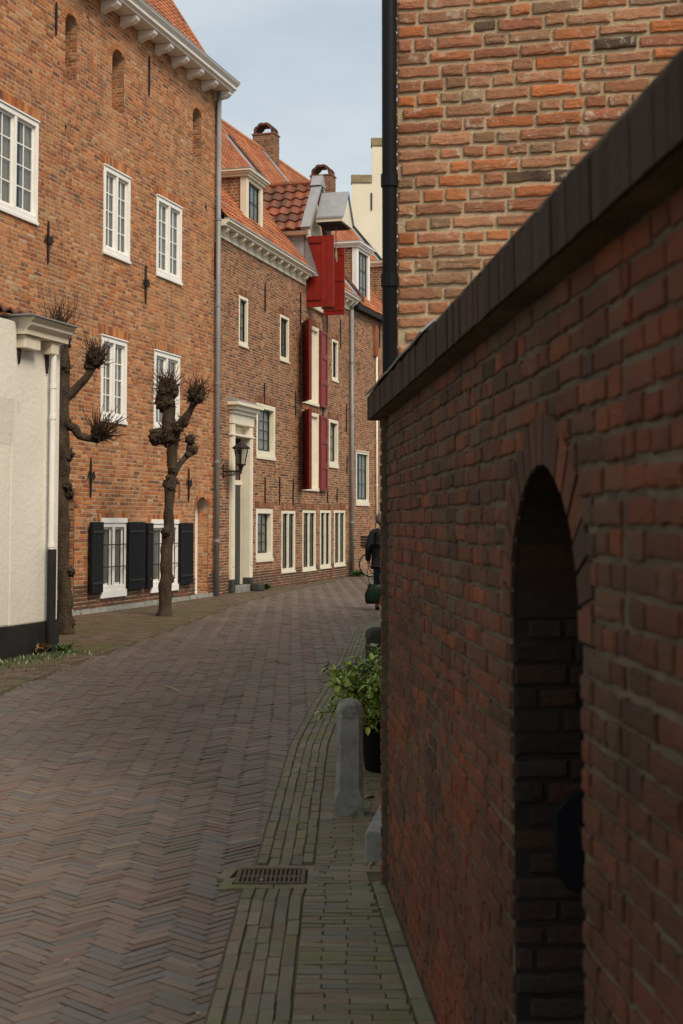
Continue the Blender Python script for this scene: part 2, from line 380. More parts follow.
def tiles(name, root, mat, o, U, V, lu, lv, tw=.2, th=.22, amp=.022, step=.022, seed=3, cut=None):
    """tiled slope: origin o, unit U along the eave, unit V up the slope"""
    o, U, V = Vector(o), Vector(U).normalized(), Vector(V).normalized(); N = U.cross(V)
    if N.z < 0: N = -N
    mb = MB(); rows = max(1, int(round(lv / th))); cols = max(1, int(round(lu / tw))); th = lv / rows; tw = lu / cols; K = 6; rg = random.Random(seed)
    def prof(f): return amp * (.5 + .5 * math.sin(2 * math.pi * f)) if f < .75 else amp * (.5 + .5 * math.sin(2 * math.pi * f))
    for r in range(rows):
        for c in range(cols):
            if cut and not cut((c + .5) * tw, (r + .5) * th): continue
            j = rg.uniform(-.004, .004); js = rg.uniform(-.010, .010); vs = []; fs = []; uvs = []
            for i in range(K + 1):
                u = (c + i / K) * tw; h = prof(i / K)
                for (vv, hh) in ((r * th + js, h + .0), (r * th + js, h + step + j), ((r + 1) * th + .015, h + .003)):
                    vs.append(tuple(o + U * u + V * vv + N * hh))
            for i in range(K):
                a = i * 3; b_ = a + 3
                fs += [(a, b_, b_ + 1, a + 1), (a + 1, b_ + 1, b_ + 2, a + 2)]
                u0 = c + .5; uvs += [[(u0, r + .5)] * 4] * 2
            mb.add(vs, fs, uvs)
    # under-sheet
    p = [o, o + U * lu, o + U * lu + V * lv, o + V * lv]
    mb.add([tuple(q - N * .012) for q in p], [(0, 1, 2, 3)], [[(.5, .5)] * 4])
    return mb.build(name, mat, root, smooth=False)

# ------------------------------------------------------------------ windows and fittings
def window(root, x0, x1, z0, z1, fw=.08, mull=1, cols=2, rows=4, bar=.022, fm='white', bmat='white', sash_y=.03, proud=.022,
           sill=.06, curtain=0, head=.0, depth=.12, name='window', top_light=0, y0=0.0, sash_w=.04, mw=None):
    f = MB(); yb = y0 + depth; yf = y0 - proud
    f.box(x0, x0 + fw, yf, yb, z0, z1); f.box(x1 - fw, x1, yf, yb, z0, z1)
    f.box(x0 + fw, x1 - fw, yf, yb, z1 - fw, z1); f.box(x0 + fw, x1 - fw, yf, yb, z0, z0 + fw)
    mw = mw or fw
    if mull:
        xm = (x0 + x1) / 2; f.box(xm - mw * .5, xm + mw * .5, yf + .004, yb, z0 + fw, z1 - fw)
    w_ = f.build(name, M[fm], root, bevel=.006)
    lights = [(x0 + fw, (x0 + x1) / 2 - mw * .5), ((x0 + x1) / 2 + mw * .5, x1 - fw)] if mull else [(x0 + fw, x1 - fw)]
    s_ = MB(); g = MB(); c_ = MB(); ys = y0 + sash_y
    for a, b_ in lights:
        zt, zb = z1 - fw, z0 + fw; sw = sash_w
        s_.box(a, a + sw, ys, ys + .035, zb, zt); s_.box(b_ - sw, b_, ys, ys + .035, zb, zt)
        s_.box(a + sw, b_ - sw, ys, ys + .035, zt - sw, zt); s_.box(a + sw, b_ - sw, ys, ys + .035, zb, zb + sw * 1.3)
        ia, ib, ja, jb = a + sw, b_ - sw, zb + sw * 1.3, zt - sw
        for i in range(1, cols):
            xc = ia + (ib - ia) * i / cols; s_.box(xc - bar / 2, xc + bar / 2, ys + .006, ys + .03, ja, jb)
        for i in range(1, rows):
            zc = ja + (jb - ja) * i / rows; s_.box(ia, ib, ys + .008, ys + .028, zc - bar / 2, zc + bar / 2)
        g.add([(ia, ys + .018, ja), (ib, ys + .018, ja), (ib, ys + .018, jb), (ia, ys + .018, jb)], [(0, 1, 2, 3)])
        if curtain:
            n = 14
            xa, xb = ia - .03, ib + .03
            if curtain < 1: xa = xb - (xb - xa) * curtain
            pts = [(xa + (xb - xa) * i / n, ys + .05 + .012 * math.sin(i * 2.1)) for i in range(n + 1)]
            c_.add([(p[0], p[1], ja - .03) for p in pts] + [(p[0], p[1], jb + .03) for p in pts], [(i, i + 1, n + 2 + i, n + 1 + i) for i in range(n)])
    s_.build('sash', M[bmat], w_, bevel=.003); g.build('pane', M['glass'], w_)
    if c_.v: c_.build('curtain', M['curtain'], w_)
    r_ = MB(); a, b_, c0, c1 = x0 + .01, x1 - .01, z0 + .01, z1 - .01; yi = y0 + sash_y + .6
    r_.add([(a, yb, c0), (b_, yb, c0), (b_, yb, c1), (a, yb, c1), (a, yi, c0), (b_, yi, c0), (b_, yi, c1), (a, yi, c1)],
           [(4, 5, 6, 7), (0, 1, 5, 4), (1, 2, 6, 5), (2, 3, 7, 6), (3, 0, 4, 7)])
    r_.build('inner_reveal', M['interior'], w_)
    if sill: MB().box(x0 - .008, x1 + .008, yf - .022, yf + .06, z0 - sill, z0 - .002).build('sill', M[fm], w_, bevel=.006)
    if head: MB().box(x0 - .008, x1 + .008, yf - .022, yf + .05, z1 + .002, z1 + head).build('head_board', M[fm], w_, bevel=.004)
    return w_
def anchor(root, x, z0, z1, fancy=False):
    mb = MB(); y = -.035
    mb.prism([(x - .022, z0 + .12), (x, z0), (x + .022, z0 + .12), (x + .02, z1 - .1), (x, z1), (x - .02, z1 - .1)], lambda p, q, t: (p, t, q), y, y + .03)
    if fancy:
        zm = (z0 + z1) / 2
        for s_ in (-1, 1):
            mb.tube([(x, y, zm + .05), (x + s_ * .09, y, zm + .11), (x + s_ * .13, y, zm + .02), (x + s_ * .06, y, zm - .04)], [.018, .016, .013, .01], 5)
        mb.tube([(x, y - .01, zm - .03), (x, y - .01, zm + .1)], [.05, .04], 6)
    mb.box(x - .012, x + .012, y + .02, .02, (z0 + z1) / 2 - .02, (z0 + z1) / 2 + .02)
    return mb.build('wall_anchor', M['iron'], root)
def downpipe(root, x, y, z0, z1, r=.045, mat='zinc', collars=None, name='downpipe', spout=None):
    mb = MB(); mb.tube([(x, y, z0), (x, y, z1)], r, 12)
    if spout: mb.tube([(x, y, z1), (x, y - .0, z1 + .12), spout], r, 10)
    p = mb.build(name, M[mat], root, smooth=False)
    for q in p.data.polygons: q.use_smooth = len(q.vertices) == 4
    zc = collars or [z0 + (z1 - z0) * i / 5 for i in range(1, 5)]
    for z in zc:
        c = MB(); c.tube([(x, y, z - .03), (x, y, z + .03)], r * 1.18, 12); c.box(x - .012, x + .012, y, .02 if y < 0 else y, z - .012, z + .012)
        c.build('pipe_clamp', M[mat], p)
    return p
def bracket(root, x, y0, y1, zt, w_=.09, h=.2, mat='white', name='bracket'):
    pr = [(y1, zt), (y0, zt), (y0, zt - h * .35), (y0 * .75 + y1 * .25, zt - h * .62), (y0 * .45 + y1 * .55, zt - h * .72), (y1, zt - h)]
    return MB().prism(pr, lambda p, q, t: (t, p, q), x - w_ / 2, x + w_ / 2).build(name, M[mat], root, bevel=.006)
def shutter(root, hx, z0, z1, wd, ang, y=-.03, mat='black', straps=True, panels=0, side=1, hmat='iron'):
    """leaf hinged at x = hx; side +1: extends towards +x when flat; ang degrees from flat on the wall"""
    m = Matrix.Translation((hx, y, 0)) @ Matrix.Rotation(-R(ang) * side, 4, 'Z')
    mb = MB(); a, b_ = (0, wd) if side > 0 else (-wd, 0)
    mb.box(a, b_, -.035, 0, z0, z1, m)
    if panels:
        hh = (z1 - z0) / panels
        for i in range(panels):
            for (p, q, r1, r2) in ((a, b_, z0 + i * hh, z0 + i * hh + .08), (a, b_, z0 + (i + 1) * hh - .08, z0 + (i + 1) * hh),
                                   (a, a + .07, z0 + i * hh + .08, z0 + (i + 1) * hh - .08), (b_ - .07, b_, z0 + i * hh + .08, z0 + (i + 1) * hh - .08)):
                mb.box(p, q, -.055, -.037, r1, r2, m); mb.box(p, q, .002, .02, r1, r2, m)
    else:
        k = max(2, int(wd / .16))
        for i in range(k):
            mb.box(a + wd * i / k + .004, a + wd * (i + 1) / k - .004, -.045, -.037, z0 + .003, z1 - .003, m)
            mb.box(a + wd * i / k + .004, a + wd * (i + 1) / k - .004, .002, .012, z0 + .003, z1 - .003, m)
    s_ = mb.build('shutter', M[mat], root)
    if straps:
        for z in (z0 + (z1 - z0) * .14, z1 - (z1 - z0) * .14):
            MB().box(a + .01, b_ - .06 * side if side > 0 else b_ - .01, -.062, -.047, z - .02, z + .02, m).add([], []).build('strap_hinge', M[hmat], s_)
    return s_

# ================================================================== FRAMES OF THE PLACE
C1 = ground(216, 596)
FA = Frame(C1, vpdir(757))                      # tall corner house on the left
FB = Frame(C1, vpdir(722))                      # house with the red hoist doors
sB_end = FB.L(352, 540)[0]
FC = Frame(FB.W(sB_end, 0), vpdir(800))         # third house
FW = Frame(ground(57, 651), vpdir(757))         # low white house
gd = vpdir(254); FG = Frame(ground(389, 889), -gd)   # dark garden wall, x towards the camera
gp = ray(398, 300); gp = gp * (6.5 / gp.y)
FR = Frame((gp.x, gp.y), (1, -.23))             # right-hand house gable

# ------------------------------------------------------------------ HOUSE A (tall orange brick)
A = empty('brick_house', FA.o, FA.ang)
tag(A, 'tall orange brick house with white cornice, white grid windows and black ground floor shutters', 'house')
bm, mm = MB(), MB()
yo = -.5; xcA, zt = FA.L(240, 84, yo); ztop = zt - .20
xl = -14.0
def rect(fr, x0, x1, y0, y1, off=-.02):
    xm = (x0 + x1) / 2
    a = fr.L(x0, (y0 + y1) / 2, off)[0]; b_ = fr.L(x1, (y0 + y1) / 2, off)[0]
    return a, b_, fr.L(xm, y1, off)[1], fr.L(xm, y0, off)[1]
wA = [rect(FA, *r_) for r_ in ((-8, 38.5, 110, 213), (104, 130.5, 172, 256), (157, 182, 202, 278), (101.5, 127, 339, 420), (154.5, 180, 354, 430))]
wG = [rect(FA, *r_) for r_ in ((101, 126, 523, 590), (151, 178, 524, 585))]
ops = [(a + .03, b_ - .03, c + .03, d - .03, 0) for a, b_, c, d in wA + wG]
nA = []
for r_ in ((66, 78, 14, 83), (113, 125, 50, 112), (193.5, 202, 108, 162)):
    a, b_, c, d = rect(FA, *r_); nA.append((a, b_, c, d, .16))
a, b_, c, d = rect(FA, 196, 209, 497, 598); door_o = (a, b_, 0, d, (b_ - a) / 2 * .8)
a, b_, c, d = rect(FA, 62, 75, 487, 612); arch_o = (a - .5, b_, 0, d, .35)
holes = [(x - .05, x + .05, z - .07, z + .07, 0) for x, z in (FA.L(66, 129), FA.L(206, 210), FA.L(179, 492))]
holes[2] = (holes[2][0], holes[2][1], holes[2][2] - .12, holes[2][3] + .12, 0)
allo = ops + nA + [door_o, arch_o] + holes
bricks(bm, mm, xl, 0, 0, ztop, facemap(), allo, seed=21, skip=.51, L=.25, H=.073, J=.019)
for i, o in enumerate(nA): niche(bm, mm, o, .45, 40 + i * 5); arch_ring(bm, o, 60 + i)
for i, o in enumerate(holes): niche(bm, mm, o, .12, 90 + i * 5)
niche(bm, mm, door_o, .30, 70, back=False); arch_ring(bm, door_o, 71)
niche(bm, mm, arch_o, .45, 75); arch_ring(bm, arch_o, 76)
# flat arches over the windows: soldier courses
for (a, b_, c, d) in wA + wG:
    rg = random.Random(int(a * 100)); n = int((b_ - a + .2) / .066)
    for i in range(n):
        t = (i + .5) / n; x = a - .1 + (b_ - a + .2) * t; lean = (t - .5) * .09; hgt = .13 + .02 * math.sin(math.pi * t)
        if (a, b_, c, d) in wG: hgt *= .9
        q = .012; v = [(x - .027, d + .055), (x + .027, d + .055), (x + .027 + lean, d + .055 + hgt), (x - .027 + lean, d + .055 + hgt)]
        bm.add([(p, .003, z) for p, z in v] + [(p, -q - rg.uniform(0, .003), z) for p, z in v], [(4,5,6,7),(0,1,5,4),(1,2,6,5),(2,3,7,6),(3,0,4,7)])
# end wall towards the neighbour, closing the volume
bricks(bm, mm, 0.01, 8, 0, ztop + 5.6, lambda u, d, v: (d, u, v), seed=23, top=lambda v: (0.01, 8) if v < ztop else ((v - ztop) / 1.5 + .01, 8 - (v - ztop) / 1.5), H=.065, L=.3)
pb, pm = MB(), MB(); bricks(pb, pm, xl, 0, 0, .51, facemap(.0), allo, seed=22, L=.25, H=.073, J=.017, prot=.010)
wall = mm.build('wall', M['mortar1'], A); bm.build('brickwork', M['brick1'], wall); PLINTH(pb, wall)
MB().prism([(-.06, -.02), (.0, .10), (.01, -.02)], lambda p, q, t: (t, p, q), xl, -.02).build('foot_mortar', M['stone'], wall)
back = MB(); back.box(xl, -.02, 7.9, 8, 0, ztop); back.box(xl, xl + .05, .05, 7.9, 0, ztop); back.build('rear_wall', M['brick2'], A)
for i, (a, b_, c, d) in enumerate(wA):
    window(A, a, b_, c, d, fw=.085, cols=2, rows=4, head=.03, curtain=[.6, .6, .9, .7, 1][i], sill=.06, mw=.07)
for i, (a, b_, c, d) in enumerate(wG):
    wn = window(A, a, b_, c, d, fw=.075, cols=1, rows=1, head=.09, sill=.13, mw=.11, curtain=.5)
    bar_ = MB()
    for xx in (a + (b_ - a) * .27, a + (b_ - a) * .74):
        for dx in (-.07, .07): bar_.tube([(xx + dx, -.06, c + .1), (xx + dx, -.06, d - .1)], .010, 6)
    for zz in (c + (d - c) * .35, c + (d - c) * .68): bar_.tube([(a + .02, -.06, zz), (b_ - .02, -.06, zz)], .010, 6)
    bar_.build('window_bars', M['iron'], wn)
for i, (l_, r_) in enumerate((((87.5, 101), (126.5, 142)), ((145, 151.5), (178.5, 190.5)))):
    a, b_, c, d = wG[i]; w1 = FA.L(l_[1], 550, -.05)[0] - FA.L(l_[0], 550, -.05)[0]; w2 = FA.L(r_[1], 550, -.05)[0] - FA.L(r_[0], 550, -.05)[0]
    shutter(A, a - .01, c - .02, d + .02, w1, 4, side=-1)
    shutter(A, b_ + .01, c - .02, d + .02, w2, 2, side=1)
for (x, y0, y1, fz) in ((55.5, 2, 36, 0), (148.5, 56, 96, 0), (47.5, 221, 264, 1), (145, 266, 304, 1), (90, 458, 498, 1), (188, 468, 502, 1), (216.3, 102, 137, 0), (214.5, 242, 280, 0)):
    xm, z1 = FA.L(x, y0); _, z0 = FA.L(x, y1); anchor(A, min(xm, -.06), z0, z1, fz)
# door in its arched niche
a, b_, c, d, rs = door_o
dr = MB(); dr.box(a + .01, b_ - .01, .24, .285, .05, d - .02).build('door', M['white'], A)
MB().box(a + .005, a + .09, .16, .238, .0, d - rs).build('door_frame', M['white'], dr.build('door_panel', M['cream'], A) if False else A)
# cornice
zc = ztop
cn = MB()
cn.prism([(0.02, zc), (yo + .14, zc), (yo + .14, zc + .04), (yo + .07, zc + .06), (yo + .07, zc + .12), (yo, zc + .18), (yo, zt), (0.02, zt)], lambda p, q, t: (t, p, q), xl, xcA)
cor = cn.build('cornice', M['white'], A)
x = xcA - .16
while x > -9.5:
    MB().prism([(-.002, zc - .004), (yo + .16, zc - .004), (yo + .16, zc - .07), (yo + .24, zc - .13), (-.10, zc - .16), (-.002, zc - .20)], lambda p, q, t: (t, p, q), x - .085, x + .085).build('bracket', M['white'], cor, bevel=.008); x -= .80
# roof
pit = R(57); V = Vector((0, math.cos(pit), math.sin(pit)))
MB().prism([(yo - .01, zt + .002), (yo + .5, zt + .002), (yo + .5, zt + .05), (yo - .01, zt + .03)], lambda p, q, t: (t, p, q), xl, xcA + .01).build('gutter', M['lead'], A)
tiles('roof', A, M['tile'], (xl, yo + .40, zt + .03), (1, 0, 0), V, -xl + .10, 8.0, tw=.2, th=.2)
MB().box(xl, .1, 4.0, 8.3, ztop, ztop + .2).build('roof_deck', M['tile'], A)
MB().prism([(yo + .36, zt + .02), (yo + .44, zt + .02), (yo + .44 + 4.3, zt + .02 + 4.3 * math.tan(pit)), (yo + .36 + 4.3, zt + .16 + 4.3 * math.tan(pit))], lambda p, q, t: (t, p, q), .10, .20).build('verge', M['tile'], A)
# downpipe at the joint
zb = 0.0
downpipe(A, FA.L(217.5, 400, -.1)[0], -.10, .02, zc - .02, r=.055, collars=[1.2, 2.9, 4.6, 6.3, 8.2])

# ------------------------------------------------------------------ HOUSE B (hoist doors)
B = empty('brick_house', FB.o, FB.ang)
tag(B, 'brown brick house with red hoist doors, tall cream doorway and dormer', 'house')
LB = sB_end
zcB = FB.L(222, 214, -.3)[1]          # cornice top
zwB = zcB - .12
bm, mm = MB(), MB()
wB = dict(
    a=rect(FB, 239.5, 248.5, 297, 345), b=rect(FB, 280.5, 289.5, 316, 360), c=rect(FB, 332.5, 338.5, 340, 380),
    d=rect(FB, 257, 275.5, 405, 456), e=rect(FB, 256.5, 273, 509, 558), f=rect(FB, 329.5, 338.5, 420, 465))
wT = [rect(FB, *r_) for r_ in ((282, 295.5, 511, 571), (303, 316, 510.5, 569.5), (320.5, 331, 510.5, 567), (334.5, 345.5, 510.5, 565))]
hoist = [rect(FB, 307.5, 321.5, 240, 306), rect(FB, 302.5, 319, 325, 405), rect(FB, 302.5, 319, 412, 491)]
dB = rect(FB, 232, 253, 410, 592, -.07)
ops = [(a + .02, b_ - .02, c + .02, d - .02, 0) for a, b_, c, d in list(wB.values()) + wT + hoist[1:]]
lx0, lx1 = hoist[0][0] - .22, hoist[0][1] + .22        # the hoist dormer rises through the eave
ops += [(hoist[0][0] + .02, hoist[0][1] - .02, hoist[0][2], 20, 0), (dB[0] + .05, dB[1] - .05, 0, dB[3] - .1, 0)]
bricks(bm, mm, 0, LB, 0, zwB, facemap(), ops, seed=31, skip=.45)
pb, pm = MB(), MB(); bricks(pb, pm, 0, LB, 0, .448, facemap(.0), ops, seed=32, prot=.009)
zl = FB.L(308, 229)[1]
bricks(bm, mm, lx0, lx1, zwB, zl, facemap(), [ops[-2]], seed=33)
for i, (a, b_, c, d) in enumerate(list(wB.values()) + wT + hoist[1:]):
    rg = random.Random(i + 5); n = int((b_ - a + .14) / .064)
    for k in range(n):
        t = (k + .5) / n; x = a - .07 + (b_ - a + .14) * t; lean = (t - .5) * .05; hgt = .14
        v = [(x - .026, d + .04), (x + .026, d + .04), (x + .026 + lean, d + .04 + hgt), (x - .026 + lean, d + .04 + hgt)]
        bm.add([(p, .003, z) for p, z in v] + [(p, -.012 - rg.uniform(0, .003), z) for p, z in v], [(4,5,6,7),(0,1,5,4),(1,2,6,5),(2,3,7,6),(3,0,4,7)])
wall = mm.build('wall', M['mortar1'], B); bm.build('brickwork', M['brick2'], wall); PLINTH(pb, wall)
MB().box(0, LB, 7.9, 8, 0, zwB).build('rear_wall', M['brick2'], B)
for k in 'abc':
    window(B, *wB[k], fw=.07, mull=0, cols=2 if k != 'c' else 1, rows=3, fm='cream', bmat='iron', sash_y=.05, proud=.012, sill=.06, sash_w=.035, curtain=.5 if k == 'a' else 0)
for k in 'de':
    window(B, *wB[k], fw=.11, mull=0, cols=3, rows=4, fm='cream', bmat='door_green', sash_y=.10, proud=.015, depth=.2, sill=.09, sash_w=.045, curtain=.9)
window(B, *wB['f'], fw=.09, mull=0, cols=2, rows=3, fm='cream', bmat='door_green', sash_y=.08, proud=.015, depth=.2, sill=.09, curtain=.6)
for r_ in wT:
    window(B, *r_, fw=.07, mull=1, cols=1, rows=5, fm='cream', bmat='door_green', bar=.014, sash_y=.035, proud=.015, depth=.1, sill=.05, sash_w=.016, mw=.06, curtain=0)
# hoist doorways with red shutters
for i in (1, 2):
    a, b_, c, d = hoist[i]
    f = MB(); f.box(a, a + .09, -.015, .15, c, d); f.box(b_ - .09, b_, -.015, .15, c, d); f.box(a + .09, b_ - .09, -.015, .15, d - .1, d)
    f.box(a + .09, b_ - .09, -.06, .15, c, c + .08)
    hd = f.build('hoist_doorway', M['cream'], B, bevel=.006)
    MB().box(a + .09, (a + b_) / 2 - .01, .09, .13, c + .08, d - .1).build('door_leaf', M['door_green'], hd)
    MB().box((a + b_) / 2 - .005, b_ - .09, .05, .09, c + .08, d - .1).build('door_leaf', M['cream'], hd)
    MB().tube([((a + b_) / 2 + .06, .03, c + .95), ((a + b_) / 2 + .06, .03, c + 1.15)], .025, 6).build('latch', M['iron'], hd)
    shutter(B, a - .01, c + .02, d - .03, (b_ - a) * .5, 30, side=-1, mat='redbrown', panels=3, straps=False)
    shutter(B, b_ + .01, c + .02, d - .03, (b_ - a) * .42, 0, side=1, mat='redbrown', panels=3, straps=False)
# upper hoist door: two red leaves standing straight out, doorway in a gabled dormer
a, b_, c, d = hoist[0]; zd = zl - .12
f = MB(); f.box(a, a + .1, -.02, .15, c, zd); f.box(b_ - .1, b_, -.02, .15, c, zd); f.box(a + .1, b_ - .1, -.02, .15, zd - .1, zd); f.box(a, b_, -.08, .15, c - .1, c - .002)
hd = f.build('hoist_doorway', M['cream'], B, bevel=.006)
MB().box(a + .1, b_ - .1, .3, .34, c, zd - .1).build('dark_interior', M['interior'], hd)
lw = abs(FB.P(334, 300, a)[0] + .03)
zc0, zc1 = FB.P(320, 307, a)[1], FB.P(320, 236, a)[1]
def leaf(hx, wd, z0, z1, sgn):
    mb = MB(); k = 4
    mb.box(hx - .02, hx + .02, -.03 - wd, -.03, z0, z1)
    for i in range(k):
        for s_ in (-1, 1):
            xa, xb = (hx + .021, hx + .032) if s_ > 0 else (hx - .032, hx - .021)
            mb.box(xa, xb, -.03 - wd * (i + 1) / k + .004, -.03 - wd * i / k - .004, z0 + .004, z1 - .004)
    for z in (z0 + .12, z1 - .22, (z0 + z1) / 2):
        if sgn > 0: mb.box(hx - .05, hx - .033, -.02 - wd + .02, -.05, z, z + .11)
    o = mb.build('hoist_door_leaf', M['red'], B)
    for z in (z0 + .2, z1 - .17): MB().box(hx - .065, hx - .034 if sgn < 0 else hx - .051, -.03 - wd * .55, -.03, z - .022, z + .022).build('strap_hinge', M['redbrown'] if sgn < 0 else M['iron'], o)
    return o
leaf(a - .02, lw, zc0, zc1, -1)
lw2 = abs(FB.P(344.5, 300, b_)[0] + .03)
leaf(b_ + .02, min(lw2, lw * 1.1), zc0 - .02, zc1 - .06, 1)
# dormer around the hoist door
lm = (lx0 + lx1) / 2; zr = FB.L(300, 184)[1]
zr = FB.P(300, 186, lm)[1]; ze = FB.P(318, 230, lx0)[1]
pitB = R(51)
def roofz(y): return zcB + .04 + (y + .25) * math.tan(pitB)
def roofy(z): return (z - zcB - .04) / math.tan(pitB) - .25
for xx in (lx0, lx1 - .06):
    MB().prism([(.02, zwB), (.02, ze), (roofy(ze) + .1, ze), (roofy(zwB), zwB)], lambda p, q, t: (t, p, q), xx, xx + .06).build('dormer_cheek', M['lead'], B)
MB().prism([(lx0, zl - .1), (lx1, zl - .1), (lx1, ze), (lm, zr), (lx0, ze)], lambda p, q, t: (p, t, q), -.02, .06).build('dormer_gable', M['cream'], B)
# eave boards of the dormer, both sides
for s_, xx in ((-1, lx0), (1, lx1)):
    e_ = MB(); e_.prism([(0, 0), (s_ * .16, 0), (s_ * .20, .05), (s_ * .20, .10), (0, .12)], lambda p, q, t: (xx + p, t, ze - .12 + q), -.14, roofy(ze) + .3)
    e_.build('dormer_eave', M['cream'], B)
Ls = math.hypot(lm - lx0 + .22, zr - ze + .0)
for s_ in (-1, 1):
    x0 = (lx0 - .24) if s_ < 0 else (lx1 + .24); slope = Vector((lm - x0, 0, zr - (ze - .02)))
    tiles('dormer_roof', B, M['pantile'], (x0, .0, ze - .02) if s_ < 0 else (x0, 4.2, ze - .02), (0, 1, 0) if s_ < 0 else (0, -1, 0), slope, 4.3, slope.length, tw=.30, th=.30, amp=.07, step=.05)
    # leaded verge strip at the front
    e = slope.normalized(); nn = Vector((-e.z * 1, 0, e.x)) if s_ < 0 else Vector((e.z * -1, 0, e.x)); nn = Vector((0, 1, 0)).cross(e); nn = nn if nn.z > 0 else -nn
    v = []
    for yy in (-.24, .02):
        for k, h in ((0, 0), (0, .10), (1, .10), (1, 0)):
            p = Vector((x0, yy, ze - .02)) + slope * k + nn * h; v.append(tuple(p))
    MB().add(v, [(0,1,2,3),(7,6,5,4),(0,4,5,1),(1,5,6,2),(2,6,7,3),(3,7,4,0)]).build('verge_lead', M['lead'], B)
MB().tube([(lm, -.1, zr + .06), (lm, 4.0, zr + .06)], .09, 8).build('ridge_tiles', M['pantile'], B)
# small lead cap standing on the ridge front
MB().prism([(-.24, 0), (.24, 0), (.05, .30), (-.05, .30)], lambda p, q, t: (lm + p, t, zr - .06 + q), -.26, .04).build('ridge_cap', M['lead'], B)
# projecting hood over the hoist beam
hy0 = FB.P(349, 200, lm)[0]; hz1 = FB.P(334, 193, lm)[1]; hz0 = FB.P(334, 219, lm - .4)[1]
hw = .56
hood = MB(); hood.prism([(-hw, hz0), (-hw, hz0 + .05), (0, hz1 + .02), (hw, hz0 + .05), (hw, hz0), (0, hz1 - .04)], lambda p, q, t: (lm + p, t, q), hy0, -.22)
ho = hood.build('hoist_hood', M['lead'], B)
MB().prism([(-hw + .03, hz0 - .09), (hw - .03, hz0 - .09), (hw - .02, hz0 - .005), (0, hz1 - .06), (-hw + .02, hz0 - .005)], lambda p, q, t: (lm + p, t, q), hy0 + .05, -.22).build('hood_case', M['cream'], ho)
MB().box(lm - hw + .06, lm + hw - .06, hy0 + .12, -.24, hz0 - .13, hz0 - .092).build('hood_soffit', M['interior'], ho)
zrope = FB.P(336, 262, lm)[1]; yr = FB.P(336, 240, lm)[0]
rp_ = MB(); rp_.tube([(lm, yr, hz0 - .1), (lm + .01, yr, zrope + .25), (lm, yr, zrope + .2)], .014, 6); rp_.tube([(lm, yr, zrope + .28), (lm, yr, zrope + .12), (lm, yr - .02, zrope)], [.03, .045, .02], 8)
rp_.build('hoist_rope', M['stonecap'], ho)
# cornice in two lengths, on brackets
for (p, q) in ((-.1, lx0 - .005), (lx1 + .02, LB - .1)):
    c_ = MB(); y_ = -.30
    c_.prism([(0.02, zcB - .14), (y_ + .08, zcB - .14), (y_ + .08, zcB - .10), (y_, zcB - .05), (y_, zcB), (0.02, zcB)], lambda a1, b1, t: (t, a1, b1), p, q)
    c_.box(p, q, -.045, .02, zcB - .36, zcB - .142)
    co = c_.build('cornice', M['cream'], B)
    MB().prism([(y_ - .02, zcB + .003), (y_ + .12, zcB + .003), (y_ + .12, zcB + .04), (y_ - .02, zcB + .03)], lambda a1, b1, t: (t, a1, b1), p, q).build('gutter_lip', M['lead'], co)
    x = p + .25
    while x < q - .05: bracket(co, x, y_ + .10, -.047, zcB - .142, .09, .17, 'cream'); x += .56
# main roof
Vb = Vector((0, math.cos(pitB), math.sin(pitB)))
ylen = 4.2 / math.cos(pitB)
tiles('roof', B, M['tile'], (-.1, -.25, zcB + .03), (1, 0, 0), Vb, LB + .1, ylen, tw=.2, th=.2, cut=lambda u, v: not (lx0 < u - .1 < lx1 and v < (ze - zcB) / math.sin(pitB)))
MB().prism([(-.25, zcB), (3.95, roofz(3.95) - .04), (8.2, zcB)], lambda p, q, t: (t, p, q), LB - .06, LB - .01).build('end_gable', M['brick2'], B)
MB().prism([(4.0, roofz(3.95) - .02), (8.3, zcB - .02), (8.3, zcB + .1), (4.0, roofz(3.95) + .1)], lambda p, q, t: (t, p, q), 0, LB).build('rear_roof', M['tile'], B)
vb = MB(); vb.prism([(-.28, zcB - .02), (-.28, zcB + .16), (3.95, roofz(3.95) + .14), (3.95, roofz(3.95) - .1)], lambda p, q, t: (t, p, q), LB - .02, LB + .42)
vb.build('verge', M['darktile'], B)
MB().prism([(-.2, roofz(-.2) + .035), (-.2, roofz(-.2) + .06), (3.9, roofz(3.9) + .06), (3.9, roofz(3.9) + .035)], lambda p, q, t: (t, p, q), LB - .55, LB - .10).build('lead_flashing', M['lead'], B)
